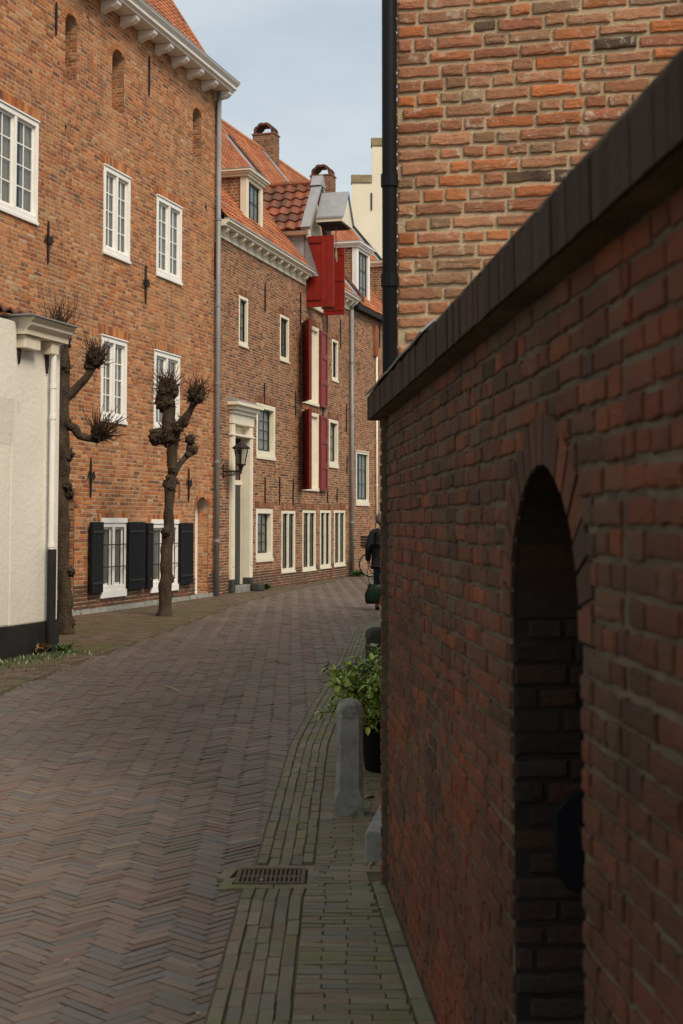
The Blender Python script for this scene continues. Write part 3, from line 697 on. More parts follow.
# dormer with brick cheeks
def dormer(root, fr, pxs, zb_, zt_, ry, yf=.12, wm='cream', cols=3, rows=3, cheek='brick2', ov=.14):
    x0, x1 = pxs
    yb = ry(zt_) + .15
    f = MB(); f.box(x0, x0 + .17, yf, yf + .16, zb_, zt_ - .12); f.box(x1 - .17, x1, yf, yf + .16, zb_, zt_ - .12)
    f.box(x0 + .17, x1 - .17, yf + .002, yf + .16, zt_ - .2, zt_ - .12); f.box(x0 + .17, x1 - .17, yf - .03, yf + .16, zb_, zb_ + .1)
    d_ = f.build('dormer', M[wm], root, bevel=.006)
    for xx, s_ in ((x0, 1), (x1, -1)):
        cm = MB(); cm2 = MB(); bricks(cm, cm2, yf + .165, yb, zb_ - .3, zt_ - .12, (lambda u, d, v, xx=xx, s_=s_: (xx + .03 * s_ - s_ * d, u, v)), seed=4, H=.075, L=.24, J=.02)
        nb = len(cm.f); cm.add(cm2.v, cm2.f); ck = cm.build('cheek', M['brick_cheek'], d_); ck.data.materials.append(M['mortar1'])
        for q in ck.data.polygons[nb:]: q.material_index = 1
    c_ = MB()
    for k, (o_, z_, h_) in enumerate(((ov * .4, zt_ - .118, .06), (ov * .7, zt_ - .057, .05), (ov, zt_ - .006, .05))):
        c_.box(x0 - o_, x1 + o_, yf - o_, yb, z_, z_ + h_)
    c_.build('dormer_cornice', M[wm], d_)
    MB().box(x0 - ov - .01, x1 + ov + .01, yf - ov - .01, yb, zt_ + .046, zt_ + .062).build('dormer_lead_roof', M['lead'], d_)
    s_ = MB(); a, b_, c, d = x0 + .17, x1 - .17, zb_ + .1, zt_ - .2; ys = yf + .06
    s_.box(a, a + .04, ys, ys + .03, c, d); s_.box(b_ - .04, b_, ys, ys + .03, c, d); s_.box(a + .04, b_ - .04, ys, ys + .03, d - .04, d); s_.box(a + .04, b_ - .04, ys, ys + .03, c, c + .05)
    for i in range(1, cols): xc = a + (b_ - a) * i / cols; s_.box(xc - .013, xc + .013, ys + .004, ys + .026, c + .05, d - .04)
    for i in range(1, rows): z_ = c + (d - c) * i / rows; s_.box(a + .04, b_ - .04, ys + .006, ys + .024, z_ - .015, z_ + .015)
    s_.build('dormer_window', M['door_green'], d_)
    MB().add([(a, ys + .015, c), (b_, ys + .015, c), (b_, ys + .015, d), (a, ys + .015, d)], [(0, 1, 2, 3)]).build('pane', M['glass'], d_)
    MB().add([(a, ys + .04, c), (b_, ys + .04, c), (b_, ys + .04, d), (a, ys + .04, d)], [(0, 1, 2, 3)]).build('curtain', M['curtain'], d_)
    return d_
yfd = .15
dx0, dx1 = FB.L(246.5, 200, yfd)[0], FB.L(263, 205, yfd)[0]
dormer(B, FB, (dx0, dx1), zcB + .1, FB.L(248, 172, yfd)[1], roofy, yf=yfd)
# tall doorway
a, b_, c, d = dB
fr_ = MB(); pw = .21
fr_.box(a, a + pw, -.07, .10, .32, d - .35); fr_.box(b_ - pw, b_, -.07, .10, .32, d - .35)
fr_.box(a + .04, a + pw - .04, -.085, -.072, .6, d - .6); fr_.box(b_ - pw + .04, b_ - .04, -.085, -.072, .6, d - .6)
fr_.box(a - .02, b_ + .02, -.09, .1, d - .348, d - .12)
fr_.box(a - .03, b_ + .03, -.10, .1, d - .62, d - .57)
ds = fr_.build('door_surround', M['cream'], B, bevel=.008)
for k, (o_, z_, h_) in enumerate(((.05, d - .118, .08), (.10, d - .037, .09), (.16, d + .054, .08))):
    MB().box(a - o_, b_ + o_, -.07 - o_ * 1.3, .02, z_, z_ + h_).build('door_cornice', M['cream'], ds, bevel=.008)
MB().prism([(-.36, d + .136), (.02, d + .136), (.02, d + .24)], lambda p, q, t: (t, p * .78, q), a - .16, b_ + .16).build('door_lead_cap', M['lead'], ds)
for xx in (a, b_ - pw): MB().box(xx - .015, xx + pw + .015, -.09, .10, 0, .318).build('door_plinth_stone', M['darkstone'], ds, bevel=.02)
MB().box(a + pw, b_ - pw, .17, .22, 0.17, 2.45).build('door', M['door_green'], ds)
dd = MB(); dd.box(b_ - pw, b_ - pw + .06, .101, .169, .17, d - .35); dd.box(a + pw - .06, a + pw, .101, .169, .17, d - .35)
dd.box(a + pw, b_ - pw, .14, .23, 2.452, 2.56); dd.box(a + pw, b_ - pw, .12, .23, d - .62, d - .36); dd.build('door_frame', M['cream'], ds)
MB().add([(a + pw, .19, 2.56), (b_ - pw, .19, 2.56), (b_ - pw, .19, d - .62), (a + pw, .19, d - .62)], [(0, 1, 2, 3)]).build('fanlight_pane', M['glass'], ds)
MB().box(a + pw, b_ - pw, .5, .55, 0.17, d - .4).build('dark_hall', M['interior'], ds)
MB().box(a + pw, b_ - pw, -.10, .14, -.01, .165).build('doorstep', M['stone'], ds, bevel=.02)
MB().box(b_ - pw - .1, b_ + .06, -.36, -.125, -.01, .20).build('corner_stone', M['darkstone'], ds, bevel=.05)
for (x, y0, y1) in ((264.5, 283, 312), (300, 292, 325), (326.5, 306, 345), (340, 319, 349), (263.8, 383, 404), (295, 391, 416), (322.5, 404, 428), (346, 403, 432), (346.5, 457, 474),
                    (264.5, 477, 504), (279, 477, 505), (292.5, 479, 506), (327, 488, 503), (336.5, 488, 503)):
    xm, z1 = FB.L(x, y0); _, z0 = FB.L(x, y1); anchor(B, xm, z0, z1)
xB = FB.L(352, 430, -.1)[0]; downpipe(B, xB, -.10, .02, zcB - .35, r=.055, spout=(xB, -.26, zcB - .1))

# ------------------------------------------------------------------ HOUSE C (third, partly seen)
Ch = empty('brick_house', FC.o, FC.ang)
tag(Ch, 'farthest brown brick house behind the grey downpipe, with cream dormer and dark gutter', 'house')
LC = 12.0
zcC = FC.L(358, 304, -.2)[1]; zwC = zcC - .05
bm, mm = MB(), MB()
wc = rect(FC, 356.5, 369, 452, 502); wc2 = (wc[0] + 4.2, wc[1] + 4.2, wc[2], wc[3])
bricks(bm, mm, 0.0, LC, 0, zwC, facemap(), [(q[0] + .02, q[1] - .02, q[2] + .02, q[3] - .02, 0) for q in (wc, wc2)], seed=41)
wall = mm.build('wall', M['mortar1'], Ch); bm.build('brickwork', M['brick2'], wall)
for q in (wc, wc2): window(Ch, *q, fw=.07, mull=0, cols=3, rows=3, fm='cream', bmat='door_green', sash_y=.05, proud=.015, sill=.12, curtain=.5, head=.03)
MB().box(0, LC, -.22, .03, zcC - .14, zcC).build('gutter', M['plinth'], Ch)
xq = FC.L(374, 340)[0]; _, zq0 = FC.L(374, 356); _, zq1 = FC.L(374, 326)
MB().box(xq - .1, xq + .12, -.10, -.01, zq0, zq1).build('brick_flue', M['brick1'], Ch)
downpipe(Ch, FC.L(375, 480)[0], -.06, .02, FC.L(375, 356)[1], r=.035, mat='cream')
for (x, y0, y1) in ((379, 325, 348),):
    xm, z1 = FC.L(x, y0); _, z0 = FC.L(x, y1); anchor(Ch, xm, z0, z1)
tC = math.tan(R(51))
def roofzC(y): return zcC + (y + .2) * tC
def roofyC(z): return (z - zcC) / tC - .2
yr1 = 5.0
Vc = Vector((0, math.cos(R(51)), math.sin(R(51))))
tiles('roof', Ch, M['tile'], (0.16, -.2, zcC + .02), (1, 0, 0), Vc, LC - .2, (yr1 + .2) / math.cos(R(51)), tw=.2, th=.2, seed=8)
MB().tube([(0.1, yr1, roofzC(yr1) + .04), (LC, yr1, roofzC(yr1) + .04)], .11, 8).build('ridge_tiles', M['tile'], Ch)
MB().prism([(yr1, roofzC(yr1) - .02), (yr1 * 2, zcC - .02), (yr1 * 2, zcC + .1), (yr1, roofzC(yr1) + .1)], lambda p, q, t: (t, p, q), 0, LC).build('rear_roof', M['tile'], Ch)
MB().prism([(-.1, zcC), (yr1, roofzC(yr1) - .04), (2 * yr1, zcC), (2 * yr1, 0), (0.05, 0)], lambda p, q, t: (t, p, q), LC - .06, LC - .01).build('end_gable', M['brick2'], Ch)
MB().prism([(-.25, zcC - .02), (-.25, zcC + .2), (yr1, roofzC(yr1) + .2), (yr1, roofzC(yr1))], lambda p, q, t: (t, p, q), LC - .02, LC + .16).build('verge', M['darkstone'], Ch)
MB().prism([(-.2, roofzC(-.2) + .05), (-.2, roofzC(-.2) + .08), (yr1, roofzC(yr1) + .08), (yr1, roofzC(yr1) + .05)], lambda p, q, t: (t, p, q), LC - .6, LC - .021).build('lead_flashing', M['lead'], Ch)
x0, x1 = FC.L(357, 270, .1)[0], FC.L(370, 270, .1)[0]
dormer(Ch, FC, (x0, x1), zcC + .12, FC.L(357, 243, .1)[1], roofyC, yf=.1, wm='white')
dormer(Ch, FC, (x0 + 3.4, x1 + 3.4), zcC + .12, FC.L(357, 243, .1)[1], roofyC, yf=.1, wm='cream')
def chimney(root, fr, px0, px1, py_top, yb, name='chimney', cap=True, seed=1):
    """brick chimney on the ridge at local y = yb seen between px0..px1"""
    xc, zt_ = fr.L((px0 + px1) / 2, py_top, yb); wf = fr.W(xc, yb)
    wd = (px1 - px0) / F * wf.y; sx, sy = wd * .30, wd * .44
    bm, mm = MB(), MB(); zb_ = zt_ - 3.2
    h = dict(H=.075, L=.26, seed=seed, J=.014)
    bricks(bm, mm, xc - sx, xc + sx, zb_, zt_, lambda u, d, v: (u, yb - sy - d, v), **h)
    bricks(bm, mm, xc - sx, xc + sx, zb_, zt_, lambda u, d, v: (u, yb + sy + d, v), **h)
    bricks(bm, mm, yb - sy, yb + sy, zb_, zt_, lambda u, d, v: (xc - sx - d, u, v), **h)
    bricks(bm, mm, yb - sy, yb + sy, zb_, zt_, lambda u, d, v: (xc + sx + d, u, v), **h)
    ch = mm.build(name, M['mortar1'], root); bm.build('brickwork', M['brick_cheek'], ch)
    MB().box(xc - sx - .03, xc + sx + .03, yb - sy - .03, yb + sy + .03, zt_ - .02, zt_ + .03).build('crown', M['brick_cheek'], ch)
    if cap:   # half-round tile cowl: an arch of tiles open towards the street ends
        cp = MB(); N = 9; r0, r1 = sy * .74, sy * .94
        cy = yb
        for i in range(N):
            t0, t1 = math.pi * i / N, math.pi * (i + 1) / N; k = .025 * (i % 2)
            P = [(cy - r0 * math.cos(t0), zt_ + .03 + (r0 + k) * 1.0 * math.sin(t0)), (cy - r0 * math.cos(t1), zt_ + .03 + (r0 + k) * math.sin(t1)),
                 (cy - (r1 + k) * math.cos(t1), zt_ + .03 + (r1 + k) * math.sin(t1)), (cy - (r1 + k) * math.cos(t0), zt_ + .03 + (r1 + k) * math.sin(t0))]
            cp.prism(P, lambda p, q, t: (t, p, q), xc - sx, xc + sx)
        cp.build('tile_cowl', M['darktile'], ch)
    return ch, xc, sx, sy, zt_
c1, xc, sx, sy, z_ = chimney(Ch, FC, 253, 279, 136, yr1, seed=2)
MB().prism([(yr1 - sy - 1.1, roofzC(yr1 - sy - 1.1) + .07), (yr1 - sy - 1.1, roofzC(yr1 - sy - 1.1) + .10), (yr1, roofzC(yr1) + .12), (yr1, roofzC(yr1) + .07)], lambda p, q, t: (t, p, q), xc - sx - .30, xc - sx - .02).build('chimney_flashing', M['lead'], c1)
chimney(Ch, FC, 310.5, 335.5, 177, yr1, seed=5)

# ------------------------------------------------------------------ WHITE STEPPED GABLE beyond
gy = 60.0
def at(px, py, Y):
    r_ = ray(px, py); return Vector((0, 0, EYE)) + r_ * (Y / r_.y)
p0, p1, p2 = at(352, 183, gy), at(372, 183, gy), at(372, 146, gy)
St = empty('stepped_gable_house', (p0.x, gy, 0), 0)
tag(St, 'tall pale plastered gable with stone-capped steps rising above the far roofs', 'house')
s1, s2 = p1.x - p0.x, 7.0; h1, h2 = p0.z, p2.z; sw = s1
poly = [(0, 0), (0, h1), (sw, h1), (sw, h2), (sw * 2.2, h2), (sw * 2.2, h2 + 1.6), (s2 - sw * 2.2, h2 + 1.6), (s2 - sw * 2.2, h2), (s2 - sw, h2), (s2 - sw, h1), (s2, h1), (s2, 0)]
M['cream_plaster'] = plain('cream_plaster', (.78,.72,.56), (.70,.64,.49), scale=.6, rough=.9, bs=.3, bscale=8)
MB().prism(poly, lambda p, q, t: (p, t, q), 0, .35).build('gable_wall', M['cream_plaster'], St)
for (a, b_, h) in ((0, sw, h1), (sw, sw * 2.2, h2), (sw * 2.2, s2 - sw * 2.2, h2 + 1.6), (s2 - sw * 2.2, s2 - sw, h2), (s2 - sw, s2, h1)):
    MB().box(a - .04, b_ - .002, -.05, .40, h + .002, h + .36).build('step_cap', M['stonecap'], St, bevel=.02)
mp_ = MB(); ax = (at(371.5, 200, gy).x - p0.x); mp_.box(ax - .03, ax + .03, -.05, -.01, at(371, 210, gy).z, at(371, 193, gy).z); mp_.build('wall_anchor', M['iron'], St)
tiles('roof', St, M['tile'], (0, .4, h1 - 1.2), (0, 1, 0), (1, 0, 1), 9, 4.5, tw=.25, th=.25)
MB().box(0, s2, .35, 9, 0, h1 - 1.3).build('body', M['cream_plaster'], St)

# ------------------------------------------------------------------ LOW WHITE HOUSE at the left
Wh = empty('white_house', FW.o, FW.ang)
tag(Wh, 'low white plastered house at the left edge with black base and cream cornice', 'house')
xk = FW.L(12, 400)[0]; ztw = FW.L(50, 340)[1]
zp = FW.L(30, 624)[1]
MB().box(xk, 0, 0, 6, zp, ztw).build('wall', M['plaster'], Wh, bevel=.02)
MB().box(xk - 16, xk - .001, -.002, 6, zp, ztw + .1).build('side_wall', M['plaster'], Wh, bevel=.03)
MB().box(xk - .5, .012, -.02, 6, -.02, zp - .001).build('plinth', M['plinth'], Wh)
MB().box(xk - 16, xk - .501, -.022, 6, -.02, zp - .001).build('plinth', M['plinth'], Wh)
# corbelled brace on the side wall
zk = FW.L(8, 412)[1]
MB().prism([(-.003, zk - .38), (-.015, zk - .25), (-.05, zk + .15), (-.05, ztw + .1), (-.003, ztw + .1)], lambda p, q, t: (t, p, q), xk - 16, xk - .002).build('overhang', M['plaster'], Wh, bevel=.02)
yo = -.27; xcW, zt = FW.L(76, 328, yo)
cn = MB(); cn.prism([(.3, zt - .20), (yo + .10, zt - .20), (yo + .10, zt - .14), (yo + .04, zt - .09), (yo + .04, zt - .05), (yo, zt - .02), (yo, zt), (.3, zt)], lambda p, q, t: (t, p, q), xk + .02, xcW)
co = cn.build('cornice', M['cream'], Wh)
MB().box(xk - .1, xcW + .02, yo - .03, .4, zt + .002, zt + .02).build('zinc_edge', M['zinc'], co)
for x in (xcW - .26, xcW - .72, xk + .16): MB().box(x - .09, x + .09, yo + .14, .02, zt - .36, zt - .202).build('bracket', M['cream'], co, bevel=.01)
MB().box(xk, 0.0, .002, .3, ztw - .02, zt - .2).build('frieze', M['plaster'], Wh)
tiles('roof', Wh, M['pantile'], (xk - 16, -.02, zt + .02), (1, 0, 0), (0, .9, .24), 16 - xk * 0 + (xcW - xk) - .3, 5.5, tw=.24, th=.3, amp=.05, step=.03)
xd = FW.L(52.5, 450, -.09)[0]; zj = FW.L(52, 550, -.09)[1]
dp = MB(); dp.tube([(xd, -.09, zj), (xd, -.09, zt - .2)], .037, 12); dpo = dp.build('downpipe', M['white'], Wh)
for z in (zj + .06, (zj + zt) / 2 + .25, zt - .75):
    c = MB(); c.tube([(xd, -.09, z - .025), (xd, -.09, z + .025)], .044, 12); c.box(xd + .05, xd + .085, -.1, -.08, z - .02, z + .05); c.build('pipe_clamp', M['white'], dpo)
MB().tube([(xd, -.10, 0), (xd, -.10, zj + .01)], .055, 10).build('pipe_shoe', M['plinth'], Wh)
for x, y0, y1 in ((18, 333, 364), (46, 340, 374)):
    xm, z1 = FW.L(x, y0); _, z0 = FW.L(x, y1); anchor(Wh, xm, z0, z1)

# ------------------------------------------------------------------ RIGHT-HAND HOUSE (sunlit gable above the garden wall)
Rh = empty('brick_house', FR.o, FR.ang)
tag(Rh, 'close-up gable of old irregular orange bricks above the dark garden wall', 'house')
bm, mm = MB(), MB()
fy = FR
bricks(bm, mm, 0, 2.0, 0, 4.6, facemap(), seed=51, L=.215, H=.0655, J=.017, prot=.012, jit=.0038, rough=True)
bricks(bm, mm, 2.0, 5.2, 0, 4.6, facemap(), seed=52, L=.215, H=.0655, J=.015, prot=.011, jit=.0025)
bricks(bm, mm, 0, 5.2, 4.6, 6.6, facemap(), seed=53, L=.215, H=.0655, J=.015, prot=.011, jit=.0025)
bricks(bm, mm, 0.0, 13, 0, 6.6, lambda u, d, v: (-d, u, v), seed=54, L=.215, H=.0655, J=.015, prot=.011, jit=.0025)
wall = mm.build('wall', M['mortar_gable'], Rh); bm.build('brickwork', M['brick_gable'], wall)
MB().box(.05, 5.2, 12.9, 13, 0, 6.6).build('rear_wall', M['brick2'], Rh); MB().box(5.15, 5.2, .02, 12.9, 0, 6.6).build('garden_side_wall', M['brick2'], Rh)
MB().prism([(-.1, 6.61), (2.6, 9.4), (5.3, 6.61)], lambda p, q, t: (p, t, q), -.08, 13.1).build('roof', M['tile'], Rh)
pp = FR.L(389.5, 200, -.06)
px_ = pp[0]
dpo = downpipe(Rh, px_, -.06, .0, 6.6, r=.0345, mat='black', collars=[2.2, 2.72, 3.19, 4.6])

# ------------------------------------------------------------------ DARK GARDEN WALL
Gw = empty('garden_wall', FG.o, FG.ang)
tag(Gw, 'dark sooty brick garden wall with arched opening and brick coping in the foreground', 'wall')
zg = FG.L(500, 252, -.06)[1] + .018; print('top samples', [FG.L(x, y, -.06) for x, y in ((683, 60), (600, 147), (500, 252), (420, 335), (373, 395))])
print('wall top', zg, 'len', FG.L(683, 500)[0], 'A top', ztop, 'B cornice', zcB, 'LB', LB, 'lw', lw, lw2)
zcop0 = FG.L(388, 432, 0)[1]
aw0, aw1 = FG.L(513, 620)[0], FG.L(583, 620)[0]; az = FG.L(538, 465)[1]
ar = (aw0, aw1, -.02, az, (aw1 - aw0) / 2 * .98)
bm, mm = MB(), MB()
ztg = zg - .14
bigr = (aw0 - .10, aw1 + .10, -.02, az + .10, (aw1 - aw0) / 2 * .98 + .10)
def op_cut(): return [ar]
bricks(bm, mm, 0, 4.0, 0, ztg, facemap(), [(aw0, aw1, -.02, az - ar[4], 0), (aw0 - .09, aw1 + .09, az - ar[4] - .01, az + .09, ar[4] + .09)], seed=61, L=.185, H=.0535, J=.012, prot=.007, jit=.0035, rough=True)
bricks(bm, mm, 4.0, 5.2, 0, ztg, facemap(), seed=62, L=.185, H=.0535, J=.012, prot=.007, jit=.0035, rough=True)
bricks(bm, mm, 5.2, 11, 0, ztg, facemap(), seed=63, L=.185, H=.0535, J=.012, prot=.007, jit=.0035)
dep = .42
zs = az - ar[4]
jb, jm = MB(), MB()
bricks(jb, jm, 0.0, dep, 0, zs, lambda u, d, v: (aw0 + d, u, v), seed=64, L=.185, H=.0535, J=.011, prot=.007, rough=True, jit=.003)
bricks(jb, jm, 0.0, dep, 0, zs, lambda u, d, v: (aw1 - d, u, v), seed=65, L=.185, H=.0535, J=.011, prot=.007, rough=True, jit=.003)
N = 18; cx = (aw0 + aw1) / 2; hw_ = (aw1 - aw0) / 2
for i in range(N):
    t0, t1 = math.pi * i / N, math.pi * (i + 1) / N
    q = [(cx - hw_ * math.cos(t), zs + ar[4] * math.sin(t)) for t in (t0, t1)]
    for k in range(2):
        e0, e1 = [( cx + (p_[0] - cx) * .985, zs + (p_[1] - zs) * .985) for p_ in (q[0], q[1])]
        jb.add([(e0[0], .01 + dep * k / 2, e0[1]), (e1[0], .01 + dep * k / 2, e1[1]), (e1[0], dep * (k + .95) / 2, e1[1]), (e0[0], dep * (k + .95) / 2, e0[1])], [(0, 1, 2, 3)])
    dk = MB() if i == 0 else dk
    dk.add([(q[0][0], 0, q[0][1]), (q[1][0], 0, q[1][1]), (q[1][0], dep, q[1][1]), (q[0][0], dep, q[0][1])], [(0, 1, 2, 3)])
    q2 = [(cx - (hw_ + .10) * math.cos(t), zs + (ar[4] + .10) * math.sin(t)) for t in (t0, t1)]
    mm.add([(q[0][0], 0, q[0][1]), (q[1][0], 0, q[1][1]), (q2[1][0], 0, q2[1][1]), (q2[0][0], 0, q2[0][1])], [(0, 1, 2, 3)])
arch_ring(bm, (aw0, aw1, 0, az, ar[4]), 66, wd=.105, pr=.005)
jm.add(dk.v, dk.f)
# pier at the far end, slightly proud
for mf, u0, u1 in ((lambda u, d, v: (u, -.026 - d, v), -.06, 0.0), (lambda u, d, v: (0.001 + d, u, v), -.026, -.001)):
    bricks(bm, mm, u0, u1, 0, ztg, mf, seed=67, L=.12, H=.0535, J=.011, prot=.006, jit=.002, rough=(u1 == 0.0))
mm.box(-.06, 0, -.025, .22, 0, ztg - .002)
mm.add([(0, .30, 0), (11, .30, 0), (11, .30, ztg), (0, .30, ztg)], [(0, 1, 2, 3)]) if False else None
for (a, b_, c, d) in ((0, aw0, 0, ztg), (aw1, 11, 0, ztg), (aw0, aw1, az, ztg)):
    mm.add([(a, .45, c), (b_, .45, c), (b_, .45, d), (a, .45, d)], [(3, 2, 1, 0)])
mm.add([(0, .0, ztg), (11, .0, ztg), (11, .45, ztg), (0, .45, ztg)], [(0, 1, 2, 3)])
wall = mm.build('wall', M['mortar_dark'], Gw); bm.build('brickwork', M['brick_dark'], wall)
jw = jm.build('arch_reveal', M['mortar_shaded'], Gw); jb.build('brickwork', M['brick_shaded'], jw)  # reveal and soffit carry the arch's shade in their colours
# coping: bricks on edge, overhanging
cp = MB(); rg = random.Random(9); x = -.26
ov = .07
while x < 11:
    wd = .058 * rg.uniform(.92, 1.08); j = rg.uniform(-.005, .004)
    z0, z1 = ztg + .003, zg + j; yf = -ov + rg.uniform(-.002, .002)
    prf = [(yf, z0), (yf - .001, z1 - .03), (yf + .025, z1 - .006), (yf + .08, z1 + .002), (.47, z1 + .01), (.47, z0)]
    cp.prism(prf, lambda p, q, t: (t, p, q), x, x + wd - .004); x += wd
cpo = cp.build('coping', M['brick_coping'], Gw)
MB().prism([(-ov + .012, ztg + .002), (-ov + .010, zg - .012), (.465, zg - .004), (.465, ztg + .002)], lambda p, q, t: (t, p, q), -.258, 11).build('coping_mortar', M['mortar_dark'], cpo)
xf = FG.L(424, 340, -ov)[0]
fl = MB(); n = 12
for i in range(n):
    a, b_ = -.29 + (xf + .29) * i / n, -.29 + (xf + .29) * (i + 1) / n
    z0 = zg + .012 + .003 * math.sin(i * 1.7)
    z1_ = zg + .012 + .003 * math.sin((i + 1) * 1.7)
    fl.add([(a, -ov - .012, z0 - .03), (b_, -ov - .012, z1_ - .03), (b_, -ov + .03, z1_ + .008), (a, -ov + .03, z0 + .008), (b_, .35, z1_ + .02), (a, .35, z0 + .02)], [(0, 1, 2, 3), (3, 2, 4, 5)])
so = fl.build('lead_flashing', M['lead'], cpo); md = so.modifiers.new('t', 'SOLIDIFY'); md.thickness = .006
# plank door deep in the arch with its iron lock case on the jamb side
dm = MB()
for i in range(4):
    a = aw0 + (aw1 - aw0) * i / 4; dm.box(a + .003, a + (aw1 - aw0) / 4 - .003, dep - .05, dep - .012, .02, az + .0)
dr = dm.build('plank_door', M['door_dark'] if 'door_dark' in M else M['interior'], Gw)
kx, kz1 = FG.P(566, 790, aw0 + .012)[0], FG.P(566, 790, aw0 + .012)[1]; kz0 = FG.P(566, 893, aw0 + .012)[1]; ky0 = FG.P(554, 840, aw0 + .02)[0]
lk = MB(); kk = [(ky0, kz0 + .05), (ky0 + .03, kz0 + .012), (ky0 + .06, kz0), (ky0 + .11, kz0), (ky0 + .11, kz1), (ky0 + .06, kz1), (ky0 + .03, kz1 - .012), (ky0, kz1 - .05)]
lk.prism(kk, lambda p, q, t: (t, p, q), aw0 + .01, aw0 + .026); lko = lk.build('lock_case', M['gloss_black'] if 'gloss_black' in M else M['black'], Gw, bevel=.006)
lb = MB(); lb.tube([(aw0 + .026, ky0 + .06, (kz0 + kz1) / 2 + .03), (aw0 + .04, ky0 + .06, (kz0 + kz1) / 2 + .03)], .007, 10); lb.build('knob', M['iron'], lko)

# ================================================================== GROUND
def gz(x, y): return .007 * math.sin(x * .9 + y * .33) + .005 * math.sin(y * .8 - x * .4) + .006 * noise.noise(Vector((x * .9, y * .7, 3)))
gmb = MB(); nx, ny = 60, 90
xs = [-9 + 21 * i / nx for i in range(nx + 1)]; ys = [-4 + 66 * j / ny for j in range(ny + 1)]
xs = [-600, -200, -60] + xs + [60, 200, 600]; ys = [-300, -60] + ys + [120, 300, 900]
gv = [(x, y, (gz(x, y) if abs(x) < 20 and -10 < y < 70 else 0) - .006) for y in ys for x in xs]
W_ = len(xs); gf = [(j * W_ + i, j * W_ + i + 1, (j + 1) * W_ + i + 1, (j + 1) * W_ + i) for j in range(len(ys) - 1) for i in range(W_ - 1)]
tag(gmb.add(gv, gf).build('ground', M['ground'], smooth=True), kind='structure')

def lin(pts, y):
    if y <= pts[0][1]: (x0, y0), (x1, y1) = pts[0], pts[1]
    elif y >= pts[-1][1]: (x0, y0), (x1, y1) = pts[-2], pts[-1]
    else:
        for i in range(len(pts) - 1):
            if pts[i][1] <= y <= pts[i + 1][1]: (x0, y0), (x1, y1) = pts[i], pts[i + 1]; break
    return x0 + (x1 - x0) * (y - y0) / (y1 - y0)
def gpt(px, py): g = ground(px, py); return (g.x, g.y)
stripL = [gpt(207, 1024), gpt(240, 900), gpt(258, 863), gpt(275, 800), gpt(291, 746), gpt(312, 705), gpt(334, 670), gpt(352, 632)]
stripL.append((stripL[-1][0] + 2.2, stripL[-1][1] + 12)); stripL.append((stripL[-1][0] + 9, stripL[-1][1] + 22))
def SL(y): return lin(stripL, y)
def SW(y): return .285                                    # width of the gutter strip
leftK = [gpt(0, 696), gpt(88, 661), gpt(164, 632), gpt(250, 601), gpt(345, 578)]
leftK.append((leftK[-1][0] + 2.2, leftK[-1][1] + 7))
def LK(y): return lin(leftK, y)
gwx = lambda y: FG.o.x + (y - FG.o.y) * (FG.d.x / FG.d.y)    # wall foot
def wallx(y):
    if y < FG.o.y + .25: return gwx(y)
    k = FR.n; t = (y - FR.o.y); return FR.o.x + t * k.x / k.y
def paver(mb, cx, cy, ux, uy, ln, wd, rg, tilt=.0018, top=.0):
    hl, hw = ln / 2 - .0028, wd / 2 - .0028; px_, py_ = -uy, ux; z = gz(cx, cy) + top + rg.uniform(-.0016, .0016)
    tl, tw = rg.uniform(-tilt, tilt), rg.uniform(-tilt, tilt); vs = []
    for ins, dz in ((0, -.022), (0, -.002), (.0025, 0)):
        for a, b_ in ((-1, -1), (1, -1), (1, 1), (-1, 1)):
            la, lb_ = a * (hl - ins), b_ * (hw - ins)
            vs.append((cx + ux * la + px_ * lb_, cy + uy * la + py_ * lb_, z + dz + tl * a + tw * b_))
    mb.add(vs, [(8, 9, 10, 11)] + [(i + 4, (i + 1) % 4 + 4, (i + 1) % 4 + 8, i + 8) for i in range(4)] + [(i, (i + 1) % 4, (i + 1) % 4 + 4, i + 4) for i in range(4)])
# road: herringbone
rd = MB(); rg = random.Random(77); PW, PL, n_ = .052, .208, 4
th = R(45) + R(2); cu, su = math.cos(th), math.sin(th)
ox, oy = -1.0, 3.2
Nn = 1150
def place(gx, gy_, hor):
    x = gx * PW; y = gy_ * PW; X = ox + x * cu - y * su; Y = oy + x * su + y * cu
    return X, Y
K = n_ * 2
grate = ground(271, 880); GX, GY = grate.x, grate.y
for k in range(-400, 900):
    for m in range(-140, 140):
        # horizontal brick: cells (k+2nm .. +n) x k
        gx, gy_ = k + K * m + n_ / 2, k + .5
        X, Y = place(gx, gy_, 1)
        if 3.0 < Y < 52 and LK(Y) - .03 < X < SL(Y) + .12 and not (abs(X - GX) < .21 and abs(Y - GY) < .185): paver(rd, X, Y, cu, su, PL, PW, rg)
        gx, gy_ = k + .5, k - 2 * n_ + 1 + K * m + n_ / 2
        X, Y = place(gx, gy_, 0)
        if 3.0 < Y < 52 and LK(Y) - .03 < X < SL(Y) + .12 and not (abs(X - GX) < .21 and abs(Y - GY) < .185): paver(rd, X, Y, -su, cu, PL, PW, rg)
tag(rd.build('road', M['paver']), kind='structure')
# gutter strip: four to five rows of bricks laid along the street
gs = MB()
for r_ in range(5):
    y = 3.0 + rg.random() * .2
    while y < 30:
        xw = .053; ln = .20 * rg.uniform(.82, 1.05)
        x = SL(y + ln / 2) + .027 + r_ * xw; x2 = SL(y + ln) - SL(y); d_ = math.hypot(x2, ln)
        if not (abs(x - GX) < .20 and abs(y + ln / 2 - GY) < .20): paver(gs, x + rg.uniform(-.003, .003), y + ln / 2, x2 / d_, ln / d_, ln - .002, xw - .001, rg, .002, top=.009 if r_ in (1, 2) else .012)
        y += ln
tag(gs.build('gutter_strip', M['paver_mossy']), kind='structure')
